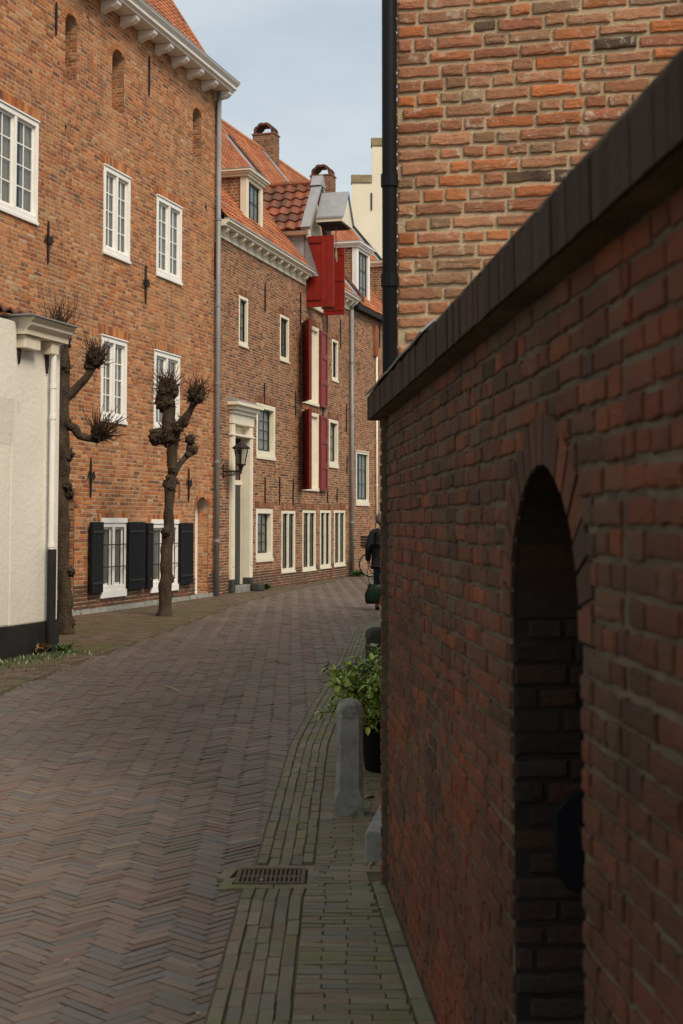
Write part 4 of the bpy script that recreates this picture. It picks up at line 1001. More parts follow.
# right footpath: bricks laid across
fp = MB(); y = 3.0; row = 0
while y < 20:
    xa = SL(y) + .27; xb_ = wallx(y) - .075
    x = xa - (.1 if row % 2 else 0) - rg.random() * .03
    while x < xb_:
        ln = .2 * rg.uniform(.95, 1.04); a, b_ = max(x, xa), min(x + ln, xb_)
        if b_ - a > .04: paver(fp, (a + b_) / 2, y, 1, -.015, b_ - a, .0515, rg, .002, top=.012)
        x += ln
    y += .0515 * 1.0; row += 1
y = 3.0
while y < 6.2:
    ln = .2 * rg.uniform(.9, 1.05); paver(fp, wallx(y + .1) - .04, y + .1, -.06, 1, ln, .058, rg, .003, top=.012); y += ln
tag(fp.build('right_footpath', M['paver_mossy']), kind='structure')
# left footpath
lf = MB(); y = 3.0; row = 0
def leftwall(y):
    f_ = FW if y < FW.o.y else (FA if y < FA.o.y else FB)
    return f_.o.x + (y - f_.o.y) * f_.d.x / f_.d.y
while y < 40:
    xb_ = LK(y) - .055; xa = max(leftwall(y) - .02, xb_ - 2.6)
    x = xa - (.1 if row % 2 else 0)
    while x < xb_:
        a, b_ = max(x, xa), min(x + .2, xb_)
        if b_ - a > .04: paver(lf, (a + b_) / 2, y, 1, .0, b_ - a, .066, rg, .003, top=.004)
        x += .2
    y += .068; row += 1
y = 3.0
while y < 40:
    paver(lf, LK(y + .1), y + .1, (LK(y + .2) - LK(y)), .2, .205, .075, rg, .003, top=.008); y += .2
for v in (): pass
M['paver_left'] = brickmat('brown_paver', [(.12,.08,.058,0),(.14,.095,.066,.3),(.105,.077,.06,.6),(.155,.098,.068,.85)], stain=(.085,.085,.03), stain_amt=(.42,.62,.75), rough=.65, moss=((.075,.08,.028), 1.3, .55, .7))
tag(lf.build('left_footpath', M['paver_left']), kind='structure')

bed = MB(); yy = [3.0 + .25 * k for k in range(60)]
bv = []
for y in yy:
    xa, xb_ = SL(y) - .01, max(wallx(y) - .0, SL(y) + .05)
    bv += [(xa + (xb_ - xa) * t, y, gz(xa + (xb_ - xa) * t, y) + .0045) for t in (0, .33, .66, 1)]
bed.add(bv, [(k * 4 + j, k * 4 + j + 1, (k + 1) * 4 + j + 1, (k + 1) * 4 + j) for k in range(len(yy) - 1) for j in range(3)])
tag(bed.build('footpath_bed', M['ground']), kind='structure')
# drain grate
gs2 = MB()
for (dx, dy, ux, uy, l_) in ((-.20, .07, .18, 1, .19), (-.19, -.11, .18, 1, .17), (-.08, .175, 1, 0, .2), (.12, .175, 1, 0, .2), (.19, -.06, 0, 1, .2), (.19, .10, 0, 1, .12), (-.08, -.165, 1, .02, .2), (.12, -.165, 1, .02, .2)):
    d_ = math.hypot(ux, uy); paver(gs2, GX + dx, GY + dy, ux / d_, uy / d_, l_, .058, rg, .003, top=.012)
tag(gs2.build('drain_edging', M['paver_mossy']), kind='structure')
dg = empty('drain_grate', (GX, GY, gz(GX, GY) + .016), 0)
tag(dg, 'rusty iron drain grate set between gutter bricks of the road', 'drain')
M['rust'] = plain('rusty_iron', (.13,.09,.06), (.07,.055,.035), scale=14, rough=.8, bs=.6)
fm_ = MB(); W2, D2 = .155, .135
fm_.box(-W2, W2, -D2, -D2 + .02, -.03, .004); fm_.box(-W2, W2, D2 - .02, D2, -.03, .004); fm_.box(-W2, -W2 + .02, -D2 + .02, D2 - .02, -.03, .004); fm_.box(W2 - .02, W2, -D2 + .02, D2 - .02, -.03, .004)
fm_.build('grate_frame', M['rust'], dg, bevel=.003)
br = MB()
for i in range(13):
    x = -W2 + .033 + i * .0205
    br.box(x - .005, x + .005, -D2 + .02, -.012, -.009, .0); br.box(x - .005, x + .005, .012, D2 - .02, -.009, .0)
br.box(-W2 + .02, W2 - .02, -.0115, .0115, -.009, -.001)
br.build('bars', M['rust'], dg)
MB().box(-W2 + .02, W2 - .02, -D2 + .02, D2 - .02, -.02, -.0095).build('pit', M['interior'], dg)

# ------------------------------------------------------------------ BOLLARDS
def bollard_mesh(h, w_, seed, worn=0):
    """octagonal shaft with square foot and domed head"""
    mb = MB(); r = w_ / 2; v = []; f_ = []
    def ring(z, rr, ch):      # ch: how far the corners are cut, 0 square .. 1 regular octagon
        k = 1 - ch * (1 - math.tan(math.pi / 8)); k = min(k, .985)
        return [(rr * a, rr * b_, z) for a, b_ in ((1, -k), (1, k), (k, 1), (-k, 1), (-1, k), (-1, -k), (-k, -1), (k, -1))]
    prof = [(-.05, r, .0), (.085, r, .0), (.16, r * .93, .55), (h - .10, r * .88, .55), (h - .095, r * .92, .65), (h - .06, r * .91, .9), (h - .032, r * .80, 1), (h - .012, r * .56, 1), (h, r * .2, 1)]
    for z, rr, ch in prof: v += ring(z, rr, ch)
    for i in range(len(prof) - 1):
        for k in range(8): f_.append((i * 8 + k, i * 8 + (k + 1) % 8, (i + 1) * 8 + (k + 1) % 8, (i + 1) * 8 + k))
    f_.append(tuple(range((len(prof) - 1) * 8, len(prof) * 8)))
    return mb.add(v, f_)
gb = ground(349, 819)
BH = at(349, 700, gb.y + .0).z
b1 = bollard_mesh(BH, .162, 1).build('bollard', M['stone'], loc=(gb.x, gb.y + .07, 0), bevel=.004)
tag(b1, 'grey octagonal stone bollard nearest the camera, in front of the planter', 'bollard', 'stone bollards along the footpath')
b1.rotation_euler = (0, R(.6), R(0))
q = at(358, 662, 10.2)
b2 = bollard_mesh(q.z, .17, 2).build('bollard', M['darkstone'], loc=(q.x, 10.2, 0), bevel=.004)
tag(b2, 'dark mossy bollard mostly hidden by the green shrub', 'bollard', 'stone bollards along the footpath')
q = at(375, 627, 12.8)
b3 = bollard_mesh(q.z, .19, 3).build('bollard', M['darkstone'], loc=(q.x, 12.8, 0), bevel=.004)
tag(b3, 'farthest dark stone bollard standing beyond the shrub beside the wall corner', 'bollard', 'stone bollards along the footpath')
# stone block
sb = MB(); f0 = ground(364, 865); zt_ = at(364, 832, f0.y).z
bk = at(381, 799, f0.y + .75)
sb.add([(f0.x, f0.y, -.02), (.75, f0.y - .05, -.02), (.85, f0.y + .8, -.02), (bk.x, f0.y + .75, -.02),
        (f0.x + .005, f0.y + .01, zt_), (.75, f0.y - .04, zt_), (.85, f0.y + .8, zt_), (bk.x + .003, f0.y + .745, zt_)],
       [(0, 3, 2, 1), (4, 5, 6, 7), (0, 1, 5, 4), (1, 2, 6, 5), (2, 3, 7, 6), (3, 0, 4, 7)])
tag(sb.build('stone_step', M['stone'], bevel=.012), 'low grey stone step jutting out past the wall corner', 'step')

# ------------------------------------------------------------------ POTTED SHRUB
def leafmat(name, cols):
    m, t, b = newmat(name); g = t.nodes.new('ShaderNodeNewGeometry'); r = ramp(t, cols, False)
    t.links.new(g.outputs['Random Per Island'], r.inputs[0]); t.links.new(r.outputs[0], b.inputs['Base Color'])
    b.inputs['Roughness'].default_value = .35; b.inputs['Specular IOR Level'].default_value = .5
    return m
M['leaf'] = leafmat('glossy_leaf', [(.10,.18,.025,0),(.24,.34,.045,.5),(.40,.50,.08,.93),(.50,.42,.06,1)])
M['grass'] = leafmat('weed_green', [(.04,.09,.015,0),(.08,.14,.03,1)])
M['dead'] = leafmat('dead_leaf', [(.20,.10,.045,0),(.34,.22,.12,.7),(.12,.05,.03,1)])
def leafat(mb, p, d, up, ln, wd, fold=.25, curl=.3):
    d = d.normalized(); s_ = d.cross(up); s_ = s_.normalized() if s_.length > .01 else d.orthogonal().normalized(); n = s_.cross(d)
    P = [p, p + d * ln * .35 + s_ * wd + n * fold * wd, p + d * ln * .35 - s_ * wd + n * fold * wd, p + d * ln * .75 + s_ * wd * .8 + n * (fold * wd - curl * ln * .15), p + d * ln * .75 - s_ * wd * .8 + n * (fold * wd - curl * ln * .15),
         p + d * ln * .36, p + d * ln * .76 - n * curl * ln * .15, p + d * ln - n * curl * ln * .35]
    mb.add([tuple(q) for q in P], [(0, 1, 5), (0, 5, 2), (1, 3, 6, 5), (5, 6, 4, 2), (3, 7, 6), (6, 7, 4)])
pc = Vector((.34, 9.1, 0))
pl = empty('potted_shrub', pc); tag(pl, 'glossy green shrub in a black round pot behind the front bollard', 'plant')
pot = MB(); prf = [(.15, 0), (.19, .02), (.235, .30), (.25, .31), (.25, .35), (.225, .35), (.215, .30)]
v = []; f_ = []
for r_, z in prf:
    for k in range(24): v.append((r_ * math.cos(2 * math.pi * k / 24), r_ * math.sin(2 * math.pi * k / 24), z))
for i in range(len(prf) - 1):
    for k in range(24): f_.append((i * 24 + k, i * 24 + (k + 1) % 24, (i + 1) * 24 + (k + 1) % 24, (i + 1) * 24 + k))
f_.append(tuple(range((len(prf) - 1) * 24, len(prf) * 24))); pot.add(v, f_); pot.build('pot', M['black'], pl, smooth=True)
st, lv = MB(), MB(); rg = random.Random(5)
for i in range(120):
    a = rg.uniform(0, 2 * math.pi); spread = .43 * math.sqrt(rg.random()); hgt = rg.uniform(.50, .86) - spread * .42
    tipx, tipy = math.cos(a) * spread * (1.15 if math.cos(a) < 0 else 1), math.sin(a) * spread
    base = Vector((math.cos(a) * .08, math.sin(a) * .08, .30)); tip = Vector((tipx, tipy, hgt)); mid = (base + tip) / 2 + Vector((0, 0, .05))
    st.tube([base, mid, tip], [.006, .005, .003], 5)
    axis = (tip - mid).normalized()
    for j in range(19):
        t = 1 - (j // 4) * .24 - rg.uniform(0, .08); p = mid.lerp(tip, max(t, -.2))
        ang = j * 2.4 + rg.uniform(-.3, .3); o1 = axis.orthogonal().normalized(); o2 = axis.cross(o1)
        d_ = (o1 * math.cos(ang) + o2 * math.sin(ang)) * .95 + axis * rg.uniform(.1, .7) + Vector((0, 0, .1))
        leafat(lv, p, d_, Vector((0, 0, 1)), rg.uniform(.035, .085), rg.uniform(.009, .017), .35, rg.uniform(.2, .8))
st.build('stems', M['twig'], pl); lv.build('foliage', M['leaf'], pl)

# ------------------------------------------------------------------ POLLARDED TREES
def knob(tk, tw, c, r, seed, ntw, tl, bias=Vector((0, 0, .5))):
    rg = random.Random(seed); n = 22; m_ = 16; v = []; f_ = []; c = Vector(c)
    for i in range(m_ + 1):
        ph = math.pi * i / m_
        for k in range(n):
            t = 2 * math.pi * k / n; d = Vector((math.sin(ph) * math.cos(t), math.sin(ph) * math.sin(t), math.cos(ph)))
            rr = r * .92 * (1 + .40 * noise.noise(d * 2.1 + Vector((seed, 0, 0))) + .42 * noise.noise(d * 5 + Vector((0, seed, 0))) + .25 * noise.noise(d * 11 + Vector((0, seed, 4))))
            v.append(tuple(c + d * rr * 1.0))
    for i in range(m_):
        for k in range(n): f_.append((i * n + k, i * n + (k + 1) % n, (i + 1) * n + (k + 1) % n, (i + 1) * n + k))
    tk.add(v, f_)
    tl *= .85
    for i in range(int(ntw * 1.3)):
        d = Vector((rg.gauss(0, 1), rg.gauss(0, 1), rg.gauss(0, 1))); d = d.normalized() + bias * rg.uniform(.4, 1.2); d.normalize()
        p = c + d * r * .85; ln = tl * (.10 + .80 * rg.random() ** 2.2); e = p + d * ln + Vector((rg.uniform(-1, 1), rg.uniform(-1, 1), rg.uniform(0, 1))) * ln * .25
        e.z += ln * .6 * rg.random(); tw.tube([p, p.lerp(e, .35) + Vector((rg.uniform(-1, 1), rg.uniform(-1, 1), rg.uniform(-1, .4))) * ln * .22, p.lerp(e, .7) + Vector((rg.uniform(-1, 1), rg.uniform(-1, 1), 0)) * ln * .12, e], [.010, .007, .005, .002], 3, cap=False)
def limb(tk, pts, rad, seed, wob=.35):
    out_ = []; rr = []; P = [Vector(p) for p in pts]
    for i in range(len(P) - 1):
        k = max(3, int((P[i + 1] - P[i]).length / .07))
        for j in range(k):
            t = j / k; out_.append(P[i].lerp(P[i + 1], t)); rr.append(rad[i] + (rad[i + 1] - rad[i]) * t)
    out_.append(P[-1]); rr.append(rad[-1])
    for i in range(1, len(out_) - 1):
        nv = noise.noise_vector(out_[i] * 2.5 + Vector((seed, 0, 0))); out_[i] += Vector((nv.x, nv.y, 0)) * .05
        rr[i] *= 1 + wob * noise.noise(out_[i] * 5 + Vector((seed, 5, 0))) 
    tk.tube(out_, rr, 14, wob=.12, seed=seed)
def tpt(px, py, Y): p = at(px, py, Y); return (p.x, p.y, p.z)
def tree(base_px, Yt, trunk, limbs, knobs, label, seed):
    g = at(*base_px, Yt); root = empty('pollarded_tree', (g.x, Yt, 0)); tag(root, label, 'tree', 'pollarded street trees')
    O = Vector((g.x, Yt, 0)); tk, tw, cr = MB(), MB(), MB()
    def P(a): return Vector(tpt(a[0], a[1], Yt + (a[2] if len(a) > 2 else 0))) - O
    limb(tk, [P(a[0]) for a in trunk], [a[1] * .86 for a in trunk], seed, .22)
    rg = random.Random(seed)
    for i in range(9):    # burrs on the trunk
        k = rg.randrange(len(trunk) - 1); p = P(trunk[k][0]).lerp(P(trunk[k + 1][0]), rg.random()); a = rg.uniform(0, 6.28)
        knob(tk, tw, p + Vector((math.cos(a), math.sin(a), 0)) * trunk[k][1] * .8, rg.uniform(.05, .085), seed * 9 + i, 0, 0)
    for lm_ in limbs: limb(cr, [P(a[0]) for a in lm_], [a[1] for a in lm_], seed + 3, .3)
    for (a, r_, n, tl, bx) in knobs: knob(cr, tw, P(a), r_, seed * 7 + int(a[0]), n, tl, Vector(bx))
    tk.build('trunk', M['bark'], root, smooth=True); nb = len(cr.f); cr.add(tw.v, tw.f); c_ = cr.build('crown', M['bark'], root, smooth=True); c_.data.materials.append(M['twig']); c_.data.polygons.foreach_set('material_index', [0] * nb + [1] * (len(cr.f) - nb))
Y2 = ground(163, 616).y
tree((163, 616), Y2, [((163, 619), .17), ((163.5, 606), .135), ((166, 560), .115), ((169, 500), .105), ((172, 470), .105), ((171, 440), .12)],
     [[((173, 475), .07), ((181, 462), .055), ((189, 452, .1), .05), ((190, 445, .1), .05)], [((171, 442), .12), ((169, 418), .11), ((168, 402), .11)],
      [((173, 438), .09), ((182, 424, -.1), .075), ((189, 412, -.15), .06), ((195, 402, -.2), .06)], [((187, 456), .05), ((193, 451, .1), .05)]],
     [((170, 438), .17, 130, .35, (.2, 0, .1)), ((157, 437), .15, 60, .12, (0, 0, .1)), ((168, 390), .18, 190, .34, (0, 0, .9)), ((165, 402), .18, 60, .2, (0, 0, .3)), ((178, 428, -.1), .10, 40, .25, (.2, 0, .4)),
      ((196, 396, -.2), .15, 190, .30, (.25, 0, .9)), ((193, 450, .1), .085, 30, .12, (.4, 0, .3)), ((190, 440, .1), .085, 30, .12, (.3, 0, .4)), ((184, 422, -.1), .08, 25, .15, (0, 0, .5))],
     'bare pollarded tree with knobbly heads standing free before the shuttered windows', 3)
Y1 = ground(65, 634).y
tree((66, 634), Y1, [((66, 637), .15), ((65, 610), .12), ((63.5, 560), .115), ((62, 500), .12), ((61, 450), .12), ((61, 400), .12), ((62, 350), .12), ((62, 335), .14)],
     [[((62, 402), .075), ((75, 391), .06), ((87, 377), .055), ((93, 366), .05)], [((62, 424), .07), ((74, 428), .06), ((81, 436), .055), ((94, 439), .05)], [((66, 398), .05), ((67, 372), .045), ((66, 356), .04)]],
     [((95, 359), .13, 160, .30, (.5, 0, .7)), ((90, 366), .09, 20, .15, (.3, 0, .3)), ((98, 435), .11, 170, .50, (.8, 0, .6)), ((60, 342), .15, 60, .60, (.2, 0, 1.4)), ((57, 328), .11, 40, .55, (.4, 0, 1.4)), ((63, 366), .12, 20, .1, (0, 0, 0)),
      ((67, 455), .10, 10, .1, (1, 0, 0)), ((66, 424), .09, 20, .1, (1, 0, 0)), ((70, 622), .08, 0, .1, (0, 0, 0))],
     'bare pollarded tree pressed close against the low white house', 5)

# ------------------------------------------------------------------ WALL LANTERN
lx, lz = FB.L(222.5, 472); wl = empty('wall_lantern', FB.W(lx, 0), FB.ang)
tag(wl, 'black wrought iron lantern on scrolled bracket left of the tall doorway', 'lamp')
ly, _ = FB.P(241, 472, lx); ltop = FB.P(241, 441, lx)[1]; lbot = FB.P(241, 464, lx)[1]; ltip = FB.P(241, 474, lx)[1]
bk_ = MB(); bk_.box(-.025, .025, -.03, -.009, lz - .12, lz + .17)
bk_.tube([(0, -.02, lz + .02), (0, ly, lz + .02), (0, ly, lz + .08)], .014, 6)
for s_ in range(5):
    t = s_ / 4; yy = -.05 + (ly + .12) * t * .8; bk_.tube([(0, yy + .05 * math.cos(a_ * .7), lz - .04 + .045 * math.sin(a_ * .7)) for a_ in range(10)], .008, 5)
bk_.tube([(0, -.03, lz - .10), (0, ly * .5, lz - .06), (0, ly * .9, lz + .01)], .010, 5)
bk_.build('bracket', M['iron'], wl)
lnt = MB(); r1, r0 = .17, .10
def hexr(r, z, y=ly): return [(r * math.cos(math.pi / 3 * k + .3), y + r * math.sin(math.pi / 3 * k + .3), z) for k in range(6)]
zc_ = ltop - .17
for k in range(6): lnt.tube([hexr(r0, lbot)[k], hexr(r1, zc_)[k]], .010, 5)
def loft(mb, rings):
    n = len(rings[0]); v = [p for r_ in rings for p in r_]; f_ = [(i * n + k, i * n + (k + 1) % n, (i + 1) * n + (k + 1) % n, (i + 1) * n + k) for i in range(len(rings) - 1) for k in range(n)]
    f_ += [tuple(range(n))[::-1], tuple(range((len(rings) - 1) * n, len(rings) * n))]; return mb.add(v, f_)
loft(lnt, [hexr(r1 + .05, zc_), hexr(r1 + .055, zc_ + .02), hexr(.09, zc_ + .11), hexr(.05, zc_ + .13), hexr(.03, ltop)])
loft(lnt, [hexr(.03, ltip), hexr(.02, ltip + .05), hexr(.06, lbot - .05), hexr(r0 + .02, lbot - .02), hexr(r0 + .02, lbot)])
lo_ = lnt.build('lantern', M['iron'], wl)
gl_ = MB(); v = hexr(r0 - .004, lbot + .002) + hexr(r1 - .006, zc_ - .002); gl_.add(v, [(k, (k + 1) % 6, 6 + (k + 1) % 6, 6 + k) for k in range(6)]); gl_.build('pane', M['glass'], wl)

# ------------------------------------------------------------------ BICYCLE leaning by the third house
bq = at(371, 560, 40.5); bi = empty('bicycle', (bq.x + .0, 40.9, 0), R(12)); tag(bi, 'dark bicycle with black crate on the front, parked against the far house', 'bicycle')
def wheel(cx):
    r_ = .34; t_ = MB(); t_.tube([(cx + r_ * math.cos(2 * math.pi * k / 28), 0, r_ + .02 + r_ * math.sin(2 * math.pi * k / 28)) for k in range(29)], .02, 6, cap=False); w_ = t_.build('wheel', M['black'], bi)
    rm = MB(); rm.tube([(cx + .315 * math.cos(2 * math.pi * k / 28), 0, r_ + .02 + .315 * math.sin(2 * math.pi * k / 28)) for k in range(29)], .010, 5, cap=False)
    for k in range(18): rm.tube([(cx, 0, r_ + .02), (cx + .31 * math.cos(2 * math.pi * k / 18), 0, r_ + .02 + .31 * math.sin(2 * math.pi * k / 18))], .003, 3)
    rm.build('rim', M['zinc'], w_)
wheel(0); wheel(1.08)
fr2 = MB(); hz = .36
for a, b_ in (((0, 0, hz), (.12, 0, .62)), ((.12, 0, .62), (.2, 0, .98)), ((.18, 0, .85), (.68, 0, .32)), ((.18, 0, .85), (.72, 0, .80)), ((.68, 0, .32), (.76, 0, .92)), ((.68, 0, .32), (1.08, 0, hz)), ((1.08, 0, hz), (.75, 0, .72))):
    fr2.tube([a, b_], .016, 6)
fo = fr2.build('frame', M['iron'], bi)
MB().tube([(.15, -.27, 1.06), (.2, -.05, 1.03), (.2, .05, 1.03), (.15, .27, 1.06)], .013, 6).build('handlebar', M['iron'], bi)
MB().box(.66, .90, -.07, .07, .93, 1.0).build('saddle', M['black'], bi, bevel=.025)
cr_ = MB(); cr_.box(-.26, .10, -.17, .17, .86, .875)
for z in (.89, .97, 1.05, 1.13): 
    cr_.box(-.26, .10, -.18, -.165, z, z + .06); cr_.box(-.26, .10, .165, .18, z, z + .06); cr_.box(-.27, -.255, -.165, .165, z, z + .06); cr_.box(.09, .105, -.165, .165, z, z + .06)
cr_.build('crate', M['black'], bi); MB().tube([(.75, .0, .32), (.68, -.03, .32), (.6, -.08, .30)], .012, 5).build('pedal', M['iron'], bi)

# ------------------------------------------------------------------ PERSON walking away, mostly behind the wall corner
PYd = 25.4
pg = at(383.5, 522, PYd)
ps = empty('person', (pg.x, PYd, 0)); tag(ps, 'person in dark jacket and blue jeans walking, half hidden by the wall corner', 'person')
def skinned(name, pts, edges, rad, mat, parent, root=0, lev=2):
    me = bpy.data.meshes.new(name); me.from_pydata([tuple(p) for p in pts], edges, []); o = bpy.data.objects.new(name, me); COL.objects.link(o); o.parent = parent
    md = o.modifiers.new('skin', 'SKIN'); md.use_smooth_shade = True
    for i, r_ in enumerate(rad):
        r2 = r_ if hasattr(r_, '__len__') else (r_, r_); me.skin_vertices[0].data[i].radius = r2; me.skin_vertices[0].data[i].use_root = (i == root)
    sb_ = o.modifiers.new('sub', 'SUBSURF'); sb_.levels = lev; sb_.render_levels = lev
    me.materials.append(mat); return o
M['skin'] = plain('skin', (.45,.26,.18), (.40,.22,.15), rough=.5, bs=0)
M['jacket'] = plain('dark_jacket', (.014,.014,.018), (.008,.008,.011), scale=8, rough=.8, bs=.4, bscale=20, bd=.01)
M['jeans'] = plain('blue_jeans', (.055,.105,.16), (.03,.06,.10), scale=9, rough=.9, bs=.3)
M['hair'] = plain('grey_hair', (.14,.13,.12), (.08,.07,.065), scale=40, rough=.7, bs=.6)
pts = [(0,0,.93),(0,0,1.12),(0,0,1.32),(0,0,1.44),(-.02,.01,1.51),(-.05,.03,1.60),(-.055,.03,1.68),
       (-.10,0,.90),(-.11,.16,.50),(-.11,.10,.09),(-.11,.20,.03),(.10,0,.90),(.11,-.02,.49),(.11,-.28,.13),(.11,-.22,.04),
       (-.19,0,1.41),(-.26,-.04,1.14),(-.27,.05,.90),(-.27,.07,.84),(.19,0,1.41),(.26,.04,1.14),(.27,.14,.90),(.27,.16,.84)]
edges = [(0,1),(1,2),(2,3),(3,4),(4,5),(5,6),(0,7),(7,8),(8,9),(9,10),(0,11),(11,12),(12,13),(13,14),(3,15),(15,16),(16,17),(17,18),(3,19),(19,20),(20,21),(21,22)]
rad = [(.16,.11),(.14,.10),(.17,.11),(.10,.08),.055,(.078,.095),(.065,.08),.085,.06,.045,.04,.085,.06,.045,.04,.055,.045,.032,.03,.055,.045,.032,.03]
body = skinned('body', pts, edges, rad, M['skin'], ps)
for sx_ in (-1, 1):
    hx, hy, hz_ = sx_ * .27, (.07 if sx_ < 0 else .16), .84
    fp_ = [(hx, hy, hz_)]; fe = []; frd = [(.025, .035)]
    for i, (dy, ln) in enumerate(((-.028, .075), (-.010, .085), (.010, .082), (.028, .066))):
        b0 = len(fp_); fp_ += [(hx, hy + dy, hz_ - .05), (hx - sx_ * .006, hy + dy * 1.1, hz_ - .05 - ln * .5), (hx - sx_ * .03, hy + dy, hz_ - .05 - ln * .9)]; fe += [(0, b0), (b0, b0 + 1), (b0 + 1, b0 + 2)]; frd += [.011, .009, .008]
    b0 = len(fp_); fp_ += [(hx - sx_ * .02, hy - .045, hz_ - .03), (hx - sx_ * .03, hy - .055, hz_ - .07)]; fe += [(0, b0), (b0, b0 + 1)]; frd += [.012, .009]
    skinned('hand', fp_, fe, frd, M['skin'], ps, lev=1)
skinned('jacket', [(0,0,.80),(0,0,.98),(0,0,1.15),(0,0,1.33),(0,0,1.44),(0,0,1.49),(-.20,0,1.41),(-.275,-.04,1.14),(-.28,.05,.89),(.20,0,1.41),(.275,.04,1.14),(.28,.14,.89)],
        [(0,1),(1,2),(2,3),(3,4),(4,5),(4,6),(6,7),(7,8),(4,9),(9,10),(10,11)], [(.25,.26),(.23,.22),(.18,.15),(.20,.15),(.13,.11),(.075,.075),.075,.068,.055,.075,.068,.055], M['jacket'], ps, root=1)
skinned('jeans', [(0,0,.88),(-.10,0,.86),(-.11,.16,.50),(-.11,.10,.12),(.10,0,.86),(.11,-.02,.49),(.11,-.27,.16)], [(0,1),(1,2),(2,3),(0,4),(4,5),(5,6)], [(.15,.12),.10,.075,.068,.10,.075,.068], M['jeans'], ps)
hv, hf = [], []
for i_ in range(11):      # short hair: a cap of the skull, longer at the nape
    ph = math.pi * .62 * i_ / 10
    for k in range(18):
        t = 2 * math.pi * k / 18; rr_ = 1 + .05 * noise.noise(Vector((math.cos(t) * 4, math.sin(t) * 4, ph * 5))); low = .03 * max(0, -math.sin(t)) * (i_ / 10)
        hv.append((-.055 + math.sin(ph) * math.cos(t) * .088 * rr_, .02 + math.sin(ph) * math.sin(t) * .108 * rr_ - .008, 1.655 + math.cos(ph) * .115 * rr_ - low))
for i_ in range(10):
    for k in range(18): hf.append((i_ * 18 + k, i_ * 18 + (k + 1) % 18, (i_ + 1) * 18 + (k + 1) % 18, (i_ + 1) * 18 + k))
MB().add(hv, hf).build('hair', M['hair'], ps, smooth=True)
for sx_, y_ in ((-.11, .14), (.11, -.24)): skinned('shoe', [(sx_, y_ - .06, .05), (sx_, y_ + .05, .045), (sx_, y_ + .14, .035)], [(0,1),(1,2)], [.05, .045, .038], M['black'], ps, lev=1)
fcx = MB(); fcx.tube([(-.05, .115, 1.63), (-.05, .145, 1.60), (-.05, .12, 1.59)], [.01, .016, .01], 6)
fcx.build('nose', M['skin'], ps, smooth=True)
# green bag held low
bgp = at(378, 594, PYd - .05); M['bag'] = plain('green_plastic', (.006,.026,.010), (.003,.012,.005), scale=9, rough=.4, bs=.8, bscale=14, bd=.02)
bgo = empty('shopping_bag', (pg.x - .17, PYd - .02, 0)); tag(bgo, 'dark green shopping bag hanging beside the walking person', 'bag')
bz = .12
v = []; f_ = []; nr = 9
prfb = [(.02, 0), (.11, .01), (.14, .08), (.15, .18), (.13, .28), (.11, .36), (.105, .365)]
for r_, z in prfb:
    for k in range(20):
        t = 2 * math.pi * k / 20; q_ = Vector((math.cos(t) * r_ * 1.15, math.sin(t) * r_ * .6, z + .0)); q_ += noise.noise_vector(q_ * 9) * .018
        v.append((q_.x + (z - .2) * .12, q_.y, q_.z + bz))
for i in range(len(prfb) - 1):
    for k in range(20): f_.append((i * 20 + k, i * 20 + (k + 1) % 20, (i + 1) * 20 + (k + 1) % 20, (i + 1) * 20 + k))
MB().add(v, f_).build('sack', M['bag'], bgo, smooth=True)
hnd = MB()
for s_ in (-1, 1): hnd.tube([(-.08, s_ * .05, bz + .35), (-.115, s_ * .03 + .05, .62), (-.13, .075, .75), (-.09, .07, .75), (.02, s_ * .03 + .05, .6), (.10, s_ * .05, bz + .35)], .006, 5)
hnd.build('handles', M['bag'], bgo)

# ------------------------------------------------------------------ WEEDS, LEAVES, TWIG
def weed(p, r_, h, n, label, mat='grass', name='weed', seed=1, cat='weed'):
    rg = random.Random(seed); mb = MB()
    for i in range(n):
        a = rg.uniform(0, 6.28); d = Vector((math.cos(a), math.sin(a), rg.uniform(.3, 1.6)))
        leafat(mb, Vector((rg.uniform(-r_, r_) * .6, rg.uniform(-r_, r_) * .6, rg.uniform(0, h * .6))), d, Vector((0, 0, 1)), rg.uniform(.4, 1) * h, h * .13, .2, rg.uniform(.2, 1))
    o = mb.build(name, M[mat], loc=tuple(p)); return tag(o, label, cat)
g = ground(268, 590); weed((g.x - .05, g.y - .05, 0), .12, .14, 110, 'small green weed at the foot of the wall below the paned window', seed=1)
g = ground(358, 577); weed((g.x, g.y, 0), .25, .2, 120, 'low green weeds by the grey downpipe of the far house', seed=2)
g = ground(64, 652); weed((g.x, g.y, 0), .14, .10, 110, 'grass tuft at the foot of the white house downpipe', seed=3)
g = ground(36, 655); weed((g.x, g.y, 0), .18, .15, 70, 'withered brown plant against the black base of the white house', 'dead', 'dry_weed', 4)
g = ground(55, 625); 
rg = random.Random(12); gr = MB()
for i in range(2600):
    y = rg.uniform(13.2, 17.4) ; xw = leftwall(y); x = xw + abs(rg.gauss(0, .32)) + .01
    if x > LK(y) - .1: continue
    p = Vector((x, y, 0)); hh = rg.uniform(.02, .06); a = rg.uniform(0, 6.28)
    e = p + Vector((math.cos(a) * hh * .5, math.sin(a) * hh * .5, hh)); s_ = Vector((-math.sin(a), math.cos(a), 0)) * .008
    gr.add([tuple(p - s_), tuple(p + s_), tuple(e)], [(0, 1, 2)])
tag(gr.build('grass', M['grass']), 'short grass and moss growing along the foot of the white house', 'grass', kind='stuff')
gr = MB()
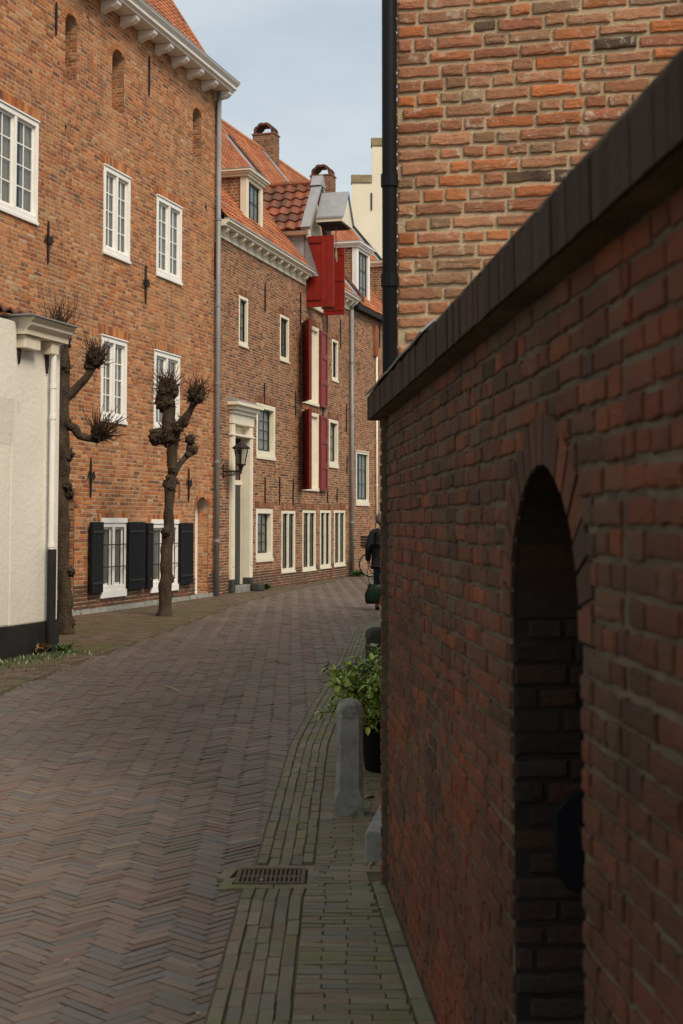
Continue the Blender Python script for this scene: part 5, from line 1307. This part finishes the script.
for i in range(5200):     # moss tufts between the gutter and footpath bricks
    y = 4.0 + 9 * rg.random() ** 1.4; k = rg.random()
    x = (SL(y) + rg.choice([.0, .058, .115, .172, .23, .30]) + rg.gauss(0, .004)) if k < .55 else rg.uniform(SL(y) + .3, wallx(y))
    if k >= .55: y = 3.0 + round((y - 3.0) / .0515) * .0515 + .0257 + rg.gauss(0, .002)
    if abs(x - GX) < .17 and abs(y - GY) < .16: continue
    if noise.noise(Vector((x * 2.5, y * 1.6, 0))) < -.02: continue
    hh = rg.uniform(.003, .009); a = rg.uniform(0, 6.28); p = Vector((x, y, gz(x, y) - .004)); w_ = rg.uniform(.004, .009)
    gr.add([(p.x - w_, p.y, p.z), (p.x + w_, p.y - w_ * .3, p.z), (p.x + w_ * .3, p.y + w_, p.z), (p.x, p.y, p.z + hh + .004)], [(0, 1, 3), (1, 2, 3), (2, 0, 3)])
M['mossblob'] = leafmat('moss', [(.05,.06,.015,0),(.09,.10,.022,1)])
tag(gr.build('moss', M['mossblob']), 'green moss tufts in the joints of the gutter and footpath', 'moss', kind='stuff')
def fallen(p, s_, seed, label, mat='dead'):
    rg = random.Random(seed); mb = MB(); a = rg.uniform(0, 6.28)
    leafat(mb, Vector((0, 0, 0.0)), Vector((math.cos(a), math.sin(a), .12)), Vector((0, 0, 1)), s_, s_ * .28, .5, .5)
    return tag(mb.build('fallen_leaf', M[mat], loc=(p.x, p.y, gz(p.x, p.y) + .010)), label, 'leaf', 'fallen leaves')
for i, (px_, py_, s_, lb_) in enumerate(((368, 869, .07, 'reddish dry leaf beside the low stone step'), (378, 868, .09, 'pale dry leaf between the stone step and the wall pier'), (374, 799, .09, 'dry leaf lying behind the low stone step'),
        (380, 796, .08, 'curled pale leaf against the wall behind the step'), (262, 885, .05, 'small pale leaf scrap lying on the drain grate'), (197, 1018, .03, 'tiny pale leaf on the road near the bottom edge'),
        (196, 969, .025, 'tiny pale scrap on the herringbone road left of the gutter'), (71, 963, .03, 'tiny pale scrap on the lower left road'), (387, 912, .04, 'small brown leaf at the foot of the dark wall'))):
    fallen(ground(px_, py_), s_, i + 3, lb_)
a, b_ = ground(163, 687), ground(182, 694)
tw_ = MB(); tw_.tube([(a.x, a.y, .015), ((a.x + b_.x) / 2, (a.y + b_.y) / 2 + .02, .022), (b_.x, b_.y, .013)], [.006, .007, .004], 6)
tag(tw_.build('twig', M['dead']), 'thin brown twig lying on the middle of the road', 'twig')
